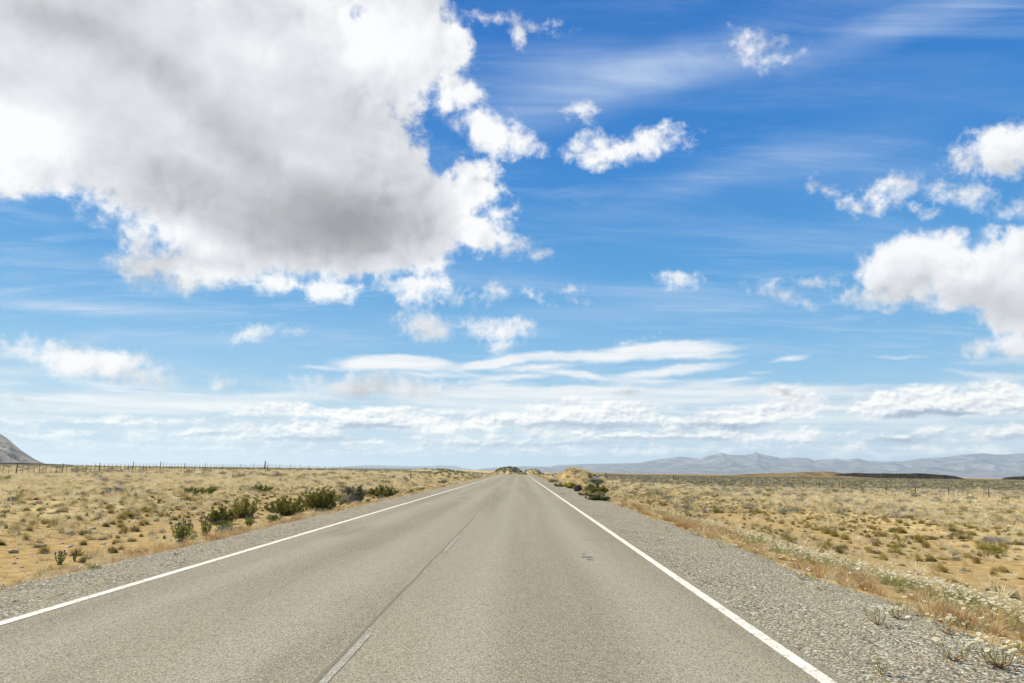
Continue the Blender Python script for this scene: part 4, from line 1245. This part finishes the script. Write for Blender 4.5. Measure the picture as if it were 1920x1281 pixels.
shrub('leafy_shrub', 412, 983, 52, 34, M_GREEN, 'dark willowy green shrub behind the purple thistles on the left verge', 5200, 0.06, 30, seed=1, stalk=0.3)
shrub('leafy_shrub', 460, 971, 50, 36, M_GREEN, 'open green shrub with tall thin shoots left of the dark shrub pair', 3600, 0.06, 26, seed=2, stalk=0.7)
shrub('leafy_shrub', 535, 966, 58, 38, M_GREEN, 'dark green spiky shrub, left half of the touching pair on the left verge', 7000, 0.07, 34, seed=3, stalk=0.25)
shrub('leafy_shrub', 598, 957, 76, 44, M_GREEN, 'largest dark green shrub, right half of the touching pair on the left verge', 9000, 0.075, 44, seed=4, stalk=0.25)
shrub('leafy_shrub', 667, 943, 36, 38, mat_leaf('grey_green_leaf', (0.09, 0.09, 0.05), (0.15, 0.15, 0.085), (0.24, 0.235, 0.15), 0.2, 5.0), 'grey green shrub with bare grey twigs at its left foot', 3600, 0.08, 30, seed=5, stalk=0.3)
shrub('dead_shrub', 652, 944, 26, 22, M_DGREY, 'small bare grey shrub against the grey green shrub on the left verge', 900, 0.07, 26, seed=6)
shrub('leafy_shrub', 719, 932, 46, 22, M_GREEN, 'compact dark green shrub farthest along the left verge', 7000, 0.09, 34, seed=7)
shrub('leafy_shrub', 357, 927, 26, 13, M_THIST, 'small bright green bush on the left plain, left one of two side by side', 2500, 0.08, 18, seed=8)
shrub('leafy_shrub', 391, 927, 24, 15, M_THIST, 'small bright green bush on the left plain, right one of two side by side', 2500, 0.08, 18, seed=9)
shrub('leafy_shrub', 490, 922, 34, 14, M_THIST, 'low green bush with grey twigs on the bank above the dark shrubs', 2500, 0.08, 18, seed=10)
shrub('dead_shrub', 212, 928, 28, 15, M_DGREY, 'wide dark grey twiggy bush alone on the left plain', 2200, 0.06, 24, seed=11)
shrub('leafy_shrub', 1117, 928, 38, 22, M_GREEN, 'dark rounded green shrub on the right verge in front of the mound', 9000, 0.09, 40, seed=12, stalk=0.15)
shrub('leafy_shrub', 1084, 922, 13, 14, mat_leaf('purple_brown_leaf', (0.10, 0.065, 0.06), (0.16, 0.11, 0.10), (0.24, 0.18, 0.15), 0.15, 5.0), 'small purple brown shrub between the yellow flowers and the dark shrub', 1500, 0.09, 14, seed=13)
shrub('flowering_shrub', 1070, 916, 20, 10, M_THIST, 'low bush covered in bright yellow flowers on the right verge', 1500, 0.09, 16, blossom=M_YEL, n_bl=1500, seed=14)
shrub('flowering_shrub', 1052, 913, 24, 10, M_OLIVE, 'pale cream flowering bush next to the yellow flowers', 1500, 0.09, 16, blossom=M_CREAM, n_bl=2200, seed=15)
shrub('flowering_shrub', 1035, 905, 22, 8, M_OLIVE, 'yellowish white flowering bush below the white roadside marker', 1500, 0.10, 16, blossom=M_CREAM, n_bl=1600, seed=16)
shrub('flowering_shrub', 1119, 939, 38, 17, M_THIST, 'green leafy clump dotted with white flowers in front of the dark right shrub', 4200, 0.07, 30, blossom=M_CREAM, n_bl=420, seed=17)
shrub('flowering_shrub', 1095, 930, 22, 9, M_OLIVE, 'small straw coloured flowering clump left of the white flower clump', 1400, 0.07, 16, blossom=M_CREAM, n_bl=260, seed=18)
shrub('leafy_shrub', 1113, 898, 30, 9, M_GREEN, 'dark green bush on the right shoulder of the mound above the boulder', 2500, 0.12, 18, seed=19)
shrub('leafy_shrub', 1131, 897, 14, 6, M_GREEN, 'small dark bush right of the mound on the plain edge', 1200, 0.12, 12, seed=20)
shrub('flowering_shrub', 1082, 886, 9, 4, M_OLIVE, 'tiny yellow bush near the top of the mound', 700, 0.12, 10, blossom=M_YEL, n_bl=200, seed=21)
shrub('silver_plant', 433, 1000, 40, 13, M_SILVER, 'low silvery plant at the gravel edge in front of the thistles', 4200, 0.05, 40, seed=22, cat='plant')
shrub('leafy_shrub', 512, 977, 18, 13, M_THIST, 'bright green weed at the gravel edge below the dark shrub pair', 900, 0.06, 12, seed=23)
shrub('leafy_shrub', 603, 963, 12, 11, M_THIST, 'little bright green weed right of centre below the largest shrub', 700, 0.06, 10, seed=24)
shrub('leafy_shrub', 770, 926, 10, 10, M_GREEN, 'small upright dark weed at the gravel edge past the last left shrub', 500, 0.08, 10, seed=25)
shrub('leafy_shrub', 791, 921, 7, 8, M_GREEN, 'tiny upright weed at the gravel edge, farther than its twin', 400, 0.08, 10, seed=26)
shrub('leafy_shrub', 691, 944, 8, 12, M_THIST, 'slim green weed between the grey green shrub and the compact shrub', 400, 0.06, 8, seed=27)
shrub('leafy_shrub', 829, 908, 16, 8, M_GREEN, 'dark low bush beside the culvert hollow far along the left verge', 900, 0.12, 12, seed=28)


# ------------------------------------------------------------------ thistles and daisies
def cat_parts(lst):
    o = 0; cs = []; fs = []
    for c, f in lst:
        cs.append(c); fs.append(f+o); o += len(c)
    return np.concatenate(cs), np.concatenate(fs)


def head_mesh(name, r, m0, m1):
    """thistle head: green bulb with a brush of purple florets"""
    bm = bmesh.new()
    bmesh.ops.create_uvsphere(bm, u_segments=8, v_segments=6, radius=r)
    for f in bm.faces: f.material_index = 0
    n0 = len(bm.faces)
    for k in range(26):
        a = random.uniform(0, 6.28); t = random.uniform(0, 0.9)
        d = Vector((math.cos(a)*t, math.sin(a)*t, 1)).normalized(); s = d.orthogonal().normalized()*r*0.22
        b = d*r*0.7; e = d*r*2.1
        vs = [bm.verts.new(q) for q in (b-s, b+s, e+s*1.6, e-s*1.6)]
        f = bm.faces.new(vs); f.material_index = 1
    me = bpy.data.meshes.new(name); bm.to_mesh(me); bm.free()
    me.materials.append(m0); me.materials.append(m1)
    return me


def daisy_mesh(name, r):
    bm = bmesh.new()
    bmesh.ops.create_uvsphere(bm, u_segments=8, v_segments=4, radius=r*0.38)
    for v in bm.verts: v.co.z *= 0.5
    for f in bm.faces: f.material_index = 1
    for k in range(11):
        a = k*2*math.pi/11; w = 0.24
        vs = [bm.verts.new((math.cos(a+d)*q*r, math.sin(a+d)*q*r, z)) for d, q, z in ((-w, .3, 0), (w, .3, 0), (w*0.8, 1.0, r*0.12), (-w*0.8, 1.0, r*0.12))]
        bm.faces.new(vs).material_index = 0
    me = bpy.data.meshes.new(name); bm.to_mesh(me); bm.free()
    me.materials.append(M_WHITE); me.materials.append(M_YEL)
    return me


ME_HEAD = head_mesh('flower_head', 0.017, M_THIST, M_PURP)
ME_DAISY = daisy_mesh('flower', 0.019)
ME_DAISY2 = daisy_mesh('flower', 0.020)


def thistle(px, py, hpx, label, n_heads=9, seed=0, wide=0.8):
    r2 = np.random.default_rng(900+seed)
    p = hit(px, py); h = scale_at(p, hpx)
    root = empty('thistle', p); tag(root, label, 'thistle')
    tubes = []; L = []; N_ = []; heads = []
    for k in range(n_heads):
        a = 6.28*k/n_heads+r2.uniform(-.3, .3); q = r2.uniform(0.15, 1.0)
        e = Vector((math.cos(a)*q*h*wide*0.5, math.sin(a)*q*h*wide*0.5, h*(1-0.25*q)*r2.uniform(0.8, 1.0)))
        b = Vector((e.x*0.1, e.y*0.1, -0.02)); mid = b.lerp(e, 0.55)+Vector((e.x*0.15, e.y*0.15, -0.02))
        tubes.append(tube([b, mid, e], [0.012, 0.008, 0.005], 5))
        m_ = 46
        t = r2.uniform(0.02, 0.95, m_)[:, None]
        c = np.array(b)*(1-t)**2+np.array(mid)*2*t*(1-t)+np.array(e)*t*t
        L.append(c); d = r2.normal(0, 1, (m_, 3)); d[:, 2] = 0.7; N_.append(d*1.2)
        heads.append(e)
    link('stem', np_mesh('stem', *cat_parts(tubes)), M_THIST, parent=root)
    link('foliage', soup('foliage', [leaves(np.concatenate(L), 0.115*min(1, h/0.8), r2, Nn=np.concatenate(N_), aspect=3.0)], M_THIST), parent=root)
    for e in heads:
        o = link('flower_head', ME_HEAD, parent=root, loc=e+Vector((0, 0, 0.012))); o.rotation_euler = (e.y*0.8, -e.x*0.8, 0)
        o.scale = (1.2,)*3


thistle(338, 1021, 46, 'tallest purple flowered thistle, nearest of those on the left verge', 14, 1, 0.9)
thistle(385, 1004, 31, 'purple thistle right of the tallest one on the left verge', 9, 2)
thistle(418, 995, 24, 'bushy purple thistle behind the silvery plant', 10, 3, 1.5)
thistle(467, 990, 24, 'green thistle right of the silvery plant', 9, 4, 1.0)
thistle(112, 1058, 24, 'small purple thistle in the rusty grass near the lower left', 6, 5, 0.9)
thistle(140, 1052, 16, 'smallest purple thistle, just right of another in the lower left', 4, 6, 0.8)


def daisy(px, py, hpx, wpx, label, n_fl=9, seed=0, stem=None):
    r2 = np.random.default_rng(1200+seed)
    d = ray(px, py); t = (-0.03-EYE.z)/d.z; p = EYE+d*t
    if p.x > 4.6: p = hit(px, py)
    h = scale_at(p, hpx)*0.72; w = scale_at(p, wpx)*1.1
    root = empty('daisy_plant', p); tag(root, label, 'plant')
    tubes = []; L = []; N_ = []
    ends = []
    for k in range(n_fl):
        a = 6.28*k/n_fl+r2.uniform(-.5, .5); q = r2.uniform(0.35, 1.0)
        e = Vector((math.cos(a)*q*w*0.5, math.sin(a)*q*w*0.4, h*r2.uniform(0.55, 1.0)))
        b = Vector((0, 0, -0.01)); mid = Vector((e.x*0.65, e.y*0.65, e.z*0.30))
        tubes.append(tube([b, mid*0.6, mid, e], [0.0045, 0.004, 0.003, 0.002], 5))
        t_ = r2.uniform(0.35, 1.0, 9)[:, None]
        L.append(np.array(b)*(1-t_)**2+np.array(mid)*2*t_*(1-t_)+np.array(e)*t_*t_); N_.append(r2.normal(0, 1, (9, 3))*0.8+np.array([0, 0, 0.8]))
        ends.append(e)
    link('stem', np_mesh('stem', *cat_parts(tubes)), M_REDST, parent=root)
    link('foliage', soup('foliage', [leaves(np.concatenate(L), 0.035, r2, Nn=np.concatenate(N_), aspect=5.0)], M_PALEG), parent=root)
    for e in ends:
        for j in range(3):
            o = link('flower', ME_DAISY, parent=root, loc=e+Vector((r2.uniform(-.045, .045), r2.uniform(-.045, .045), 0.006+0.014*j)))
            o.rotation_euler = (r2.uniform(-.5, .5)-0.25, r2.uniform(-.5, .5), r2.uniform(0, 6))


daisy(1646, 1171, 42, 66, 'white and yellow daisies sprawling on the gravel, left one of the front pair', 9, 1)
daisy(1681, 1158, 26, 44, 'white daisies sprawling on the gravel, right one of the front pair', 8, 2)
daisy(1787, 1238, 58, 84, 'largest sprawling daisy plant with long red stems on the gravel', 9, 3)
daisy(1779, 1188, 38, 60, 'white daisy plant with green leaves at the edge of the rusty grass', 9, 4)
daisy(1874, 1250, 62, 100, 'thick white and yellow daisy plant in the lower right corner', 18, 5)
daisy(1653, 1268, 38, 22, 'thin upright daisy stalk alone on the gravel near the bottom', 3, 6)
daisy(1543, 1106, 18, 34, 'small yellow daisy plant far left of the sprawling daisies', 4, 7)
daisy(1503, 1086, 22, 28, 'little yellow daisy tuft farther up the gravel', 5, 8)
daisy(1254, 998, 20, 26, 'white flowered weed on the gravel halfway to the mound', 5, 9)
daisy(1300, 1003, 15, 30, 'low red stemmed weed on the gravel beside the rusty grass', 4, 10)
daisy(1350, 1026, 12, 20, 'small dark red weed on the gravel, middle of the right shoulder', 4, 11)

# the dense white daisies beyond the grass strip: nobody could count them
P_DAIS = [proto('daisy', ME_DAISY2)]
ME_DB = soup('daisy_leaves', [blades(34, 0.09, 0.06, 0.17, 0.007, 0.8, 0.2, rg, 2)], M_PALEG)
P_DAIS.append(proto('daisy_leaves', ME_DB))
X, Y = [], []
for (x0, x1, y0, y1, dn) in ((5.3, 7.3, 5.5, 15, 280), (5.3, 6.9, 15, 30, 110), (4.9, 6.6, 30, 60, 14), (4.3, 5.3, 3, 18, 22), (-7.6, -6.8, 10, 40, 6)):
    m_ = int((x1-x0)*(y1-y0)*dn); x = rg.uniform(x0, x1, m_); y = rg.uniform(y0, y1, m_)
    k = rg.uniform(0, 1, m_) < np.clip(0.55+1.1*fbm(x, y, 1.3, 120, 3), 0, 1); X.append(x[k]); Y.append(y[k])
x = np.concatenate(X); y = np.concatenate(Y); n = len(x); kk = (rg.uniform(0, 1, n) < 0.16).astype(int)
scatter('daisies', np.stack([x, y, H(x, y)+np.where(kk == 0, rg.uniform(0.08, 0.24, n), -0.01)], -1), rg.uniform(0, 6.28, n), rg.uniform(0.75, 1.35, n), kk, P_DAIS,
        'dense white daisies behind the rusty grass on the right', tilt=rg.uniform(-0.5, 0.5, (n, 2)))

# flat weeds growing through the gravel
ME_WEED = [soup('weed', [blades(70, 0.07, 0.04, 0.12, 0.010, 1.2, 0.3, rg, 2)], M_THIST if k else M_CUSH) for k in range(2)]
for (px, py, w) in ((1054, 927, 13), (1068, 925, 9), (1275, 1033, 11), (1420, 1124, 10), (1355, 1108, 12), (1310, 1088, 13), (1563, 1126, 8), (1186, 1007, 11), (1245, 1047, 12), (178, 1065, 34), (165, 1060, 20), (330, 1040, 12),
                    (30, 1128, 14), (1435, 1187, 8), (1800, 1265, 16), (1500, 1095, 10), (1270, 985, 9), (1380, 1092, 7), (420, 1010, 9), (550, 985, 8)):
    d = ray(px, py); t = (-0.03-EYE.z)/d.z; p = EYE+d*t
    o = link('weed', random.choice(ME_WEED), loc=p); k = scale_at(p, w)/0.26; o.scale = (k, k, k*0.7); o.rotation_euler = (0, 0, random.uniform(0, 6))
    tag(o, 'low green weed growing through the gravel of the road shoulder', 'weed', 'weeds growing through the gravel')


# ------------------------------------------------------------------ fences and posts
def post_mesh(name, h, r, mat, seed, sides=7):
    r2 = random.Random(seed)
    path = [(0, 0, -0.3)]; rad = [r]
    x_ = y_ = 0.0
    for k in range(1, 6):
        x_ += r2.uniform(-0.014, 0.014); y_ += r2.uniform(-0.014, 0.014)
        path.append((x_, y_, h*k/5)); rad.append(r*(1-0.06*k)*r2.uniform(0.92, 1.08))
    co, q = tube(path, rad, sides)
    n0 = len(co); co = np.vstack([co, [[x_, y_, h+r*0.25]]])
    tri = np.array([(n0-sides+j, n0-sides+(j+1) % sides, n0) for j in range(sides)])
    me = np_mesh(name, co, [q, tri]); me.materials.append(mat)
    return me


def fence(X0, y0, y1, label, mat_post, mat_drop, seed, phase, tall=()):
    root = empty('wire_fence', on_ground(X0, y0)); tag(root, label, 'fence', None)
    inv = root.location
    pm = [post_mesh('post', 1.45, 0.075, mat_post, seed+k) for k in range(4)]
    dm = [post_mesh('dropper', 1.25, 0.034, mat_drop, seed+40+k, 5) for k in range(4)]
    r2 = random.Random(seed)
    yy = []; y_ = phase
    while y_ < y1: yy.append(y_); y_ += 8.8
    drops = []
    for k, y_ in enumerate(yy):
        o = link('post', pm[k % 4], parent=root, loc=on_ground(X0+r2.uniform(-.1, .1), y_)-inv)
        o.rotation_euler = (r2.uniform(-.05, .05), r2.uniform(-.06, .06), r2.uniform(0, 6)); o.scale = (1, 1, r2.uniform(0.93, 1.12))
        for j in range(1, 8):
            drops.append((y_+8.8*j/8+r2.uniform(-.12, .12), r2.uniform(-.05, .05), r2.uniform(0.9, 1.06)))
    for k, (y_, t_, s_) in enumerate(drops[:99]):
        o = link('dropper', dm[k % 4], parent=root, loc=on_ground(X0, y_, 0.06)-inv); o.rotation_euler = (t_, t_*0.6, 0); o.scale = (1, 1, s_)
    rest_ = []
    for (y_, t_, s_) in drops[99:]:
        g_ = on_ground(X0, y_)-inv
        rest_.append(tube([g_+Vector((0, 0, 0.0)), g_+Vector((t_, t_, 1.28*s_))], [0.028, 0.026], 4))
    if rest_:
        o = link('droppers', np_mesh('droppers', *cat_parts(rest_)), mat_drop, parent=root); o['kind'] = 'stuff'
    for hgt in (0.25, 0.45, 0.65, 0.85, 1.05, 1.28):
        path = [on_ground(X0, y_, hgt)-inv for y_ in np.arange(y0, y1, 4.4)]
        link('wire', np_mesh('wire', *tube(path, [0.0045]*len(path), 3)), M_WIRE, parent=root)
    return root


fence(-64.0, 60, 520, 'long wire fence with dark wooden posts across the left plain', M_WOOD, M_WOOD, 3, 87.6-8.8*3, ())
fence(63.6, 60, 520, 'long wire fence with pale posts across the right plain', M_WOOD, M_PALEW, 8, 86.7-8.8*3, ())


def lone_post(px, py, hpx, r, mat, label, seed, d=None):
    if d is None: p = hit(px, py)
    else:
        dr = ray(px, py); p = EYE+dr*(d/dr.y); p = on_ground(p.x, p.y)
    h = scale_at(p, hpx)
    o = link('wooden_post', post_mesh('wooden_post', h, r, mat, seed), loc=p); tag(o, label, 'post'); o.rotation_euler = (0.02, 0.03, 0)


lone_post(496, 884, 17, 0.16, M_WOOD, 'tall dark wooden post where the left fence turns away', 1, 168)
for k, px in enumerate((482, 486, 489, 493, 500)):
    lone_post(px, 884, (6, 5, 6, 6, 7)[k], 0.07, M_WOOD, ('leftmost short dark stake left of the tall fence post', 'second short dark stake left of the tall fence post', 'third short dark stake left of the tall fence post', 'short dark stake touching the left side of the tall fence post', 'short dark stake just right of the tall fence post')[k], 50+k, 166)
lone_post(770, 891, 13, 0.09, M_WOOD, 'lone grey wooden post in the grass left of the road', 2, 118)
lone_post(721, 884, 6, 0.10, M_WOOD, 'small dark post on the skyline left of the lone grey post', 3, 230)
lone_post(1136, 890, 11, 0.24, M_WOOD, 'thick dark post standing against the mountains right of the mound', 4, 330)
lone_post(1138.5, 890, 5, 0.2, M_WOOD, 'short dark post leaning on the thick post right of the mound', 5, 330)
lone_post(1263, 902, 8, 0.22, M_WOOD, 'dark gate post in the right fence in front of the mountains', 6, 280)
lone_post(1267, 902, 6, 0.16, M_WOOD, 'shorter gate post right of the dark gate post', 7, 280)


def marker(px, py, hpx, label, d, h=None):
    dr = ray(px, py); p = EYE+dr*(d/dr.y); p = on_ground(p.x, p.y)
    h = h or scale_at(p, hpx)
    root = empty('roadside_marker', p); tag(root, label, 'road marker')
    bm = bmesh.new(); bmesh.ops.create_cube(bm, size=1.0)
    for v in bm.verts: v.co = Vector((v.co.x*0.10, v.co.y*0.07, (v.co.z+0.5)*h*0.62-0.2*(v.co.z < 0)))
    bmesh.ops.bevel(bm, geom=list(bm.edges), offset=0.012, segments=2, affect='EDGES')
    me = bpy.data.meshes.new('post'); bm.to_mesh(me); bm.free(); link('post', me, M_MARK, parent=root)
    # rounded plate
    th = np.linspace(0, np.pi, 9); w = 0.16
    out = [(-w, 0.0), (w, 0.0)]+[(w*math.cos(t), h*0.50-w+w*math.sin(t)) for t in th]
    bm = bmesh.new()
    f = bm.faces.new([bm.verts.new((a, -0.05, b+h*0.5)) for a, b in out])
    r = bmesh.ops.extrude_face_region(bm, geom=[f])
    for v in [g2 for g2 in r['geom'] if isinstance(g2, bmesh.types.BMVert)]: v.co.y -= 0.03
    bmesh.ops.recalc_face_normals(bm, faces=bm.faces)
    me = bpy.data.meshes.new('plate'); bm.to_mesh(me); bm.free(); link('plate', me, M_MARK, parent=root)


marker(1039, 897, 8, 'white roadside marker with a rounded plate left of the mound', 98, 0.98)
marker(889, 894, 5, 'small white marker low in the grass left of the road far ahead', 190)

# ------------------------------------------------------------------ air
hz_m = bpy.data.materials.new('haze'); hz_m.use_nodes = True
hn = NT(hz_m.node_tree); hn.n.clear(); ho = hn.n.new('ShaderNodeOutputMaterial')
pv = hn.n.new('ShaderNodeVolumePrincipled'); pv.inputs['Color'].default_value = (0.70, 0.88, 0.98, 1)
pv.inputs['Density'].default_value = 3.4e-5; pv.inputs['Anisotropy'].default_value = 0.2
hn.l.new(pv.outputs[0], ho.inputs['Volume'])
bm = bmesh.new(); bmesh.ops.create_cube(bm, size=1.0)
for v in bm.verts: v.co = Vector((v.co.x*110000, v.co.y*110000, -60.0 if v.co.z < 0 else 640.0))
me = bpy.data.meshes.new('haze'); bm.to_mesh(me); bm.free()
tag(link('haze', me, hz_m), 'thin pale air that fades the distant mountains', 'haze', kind='stuff')
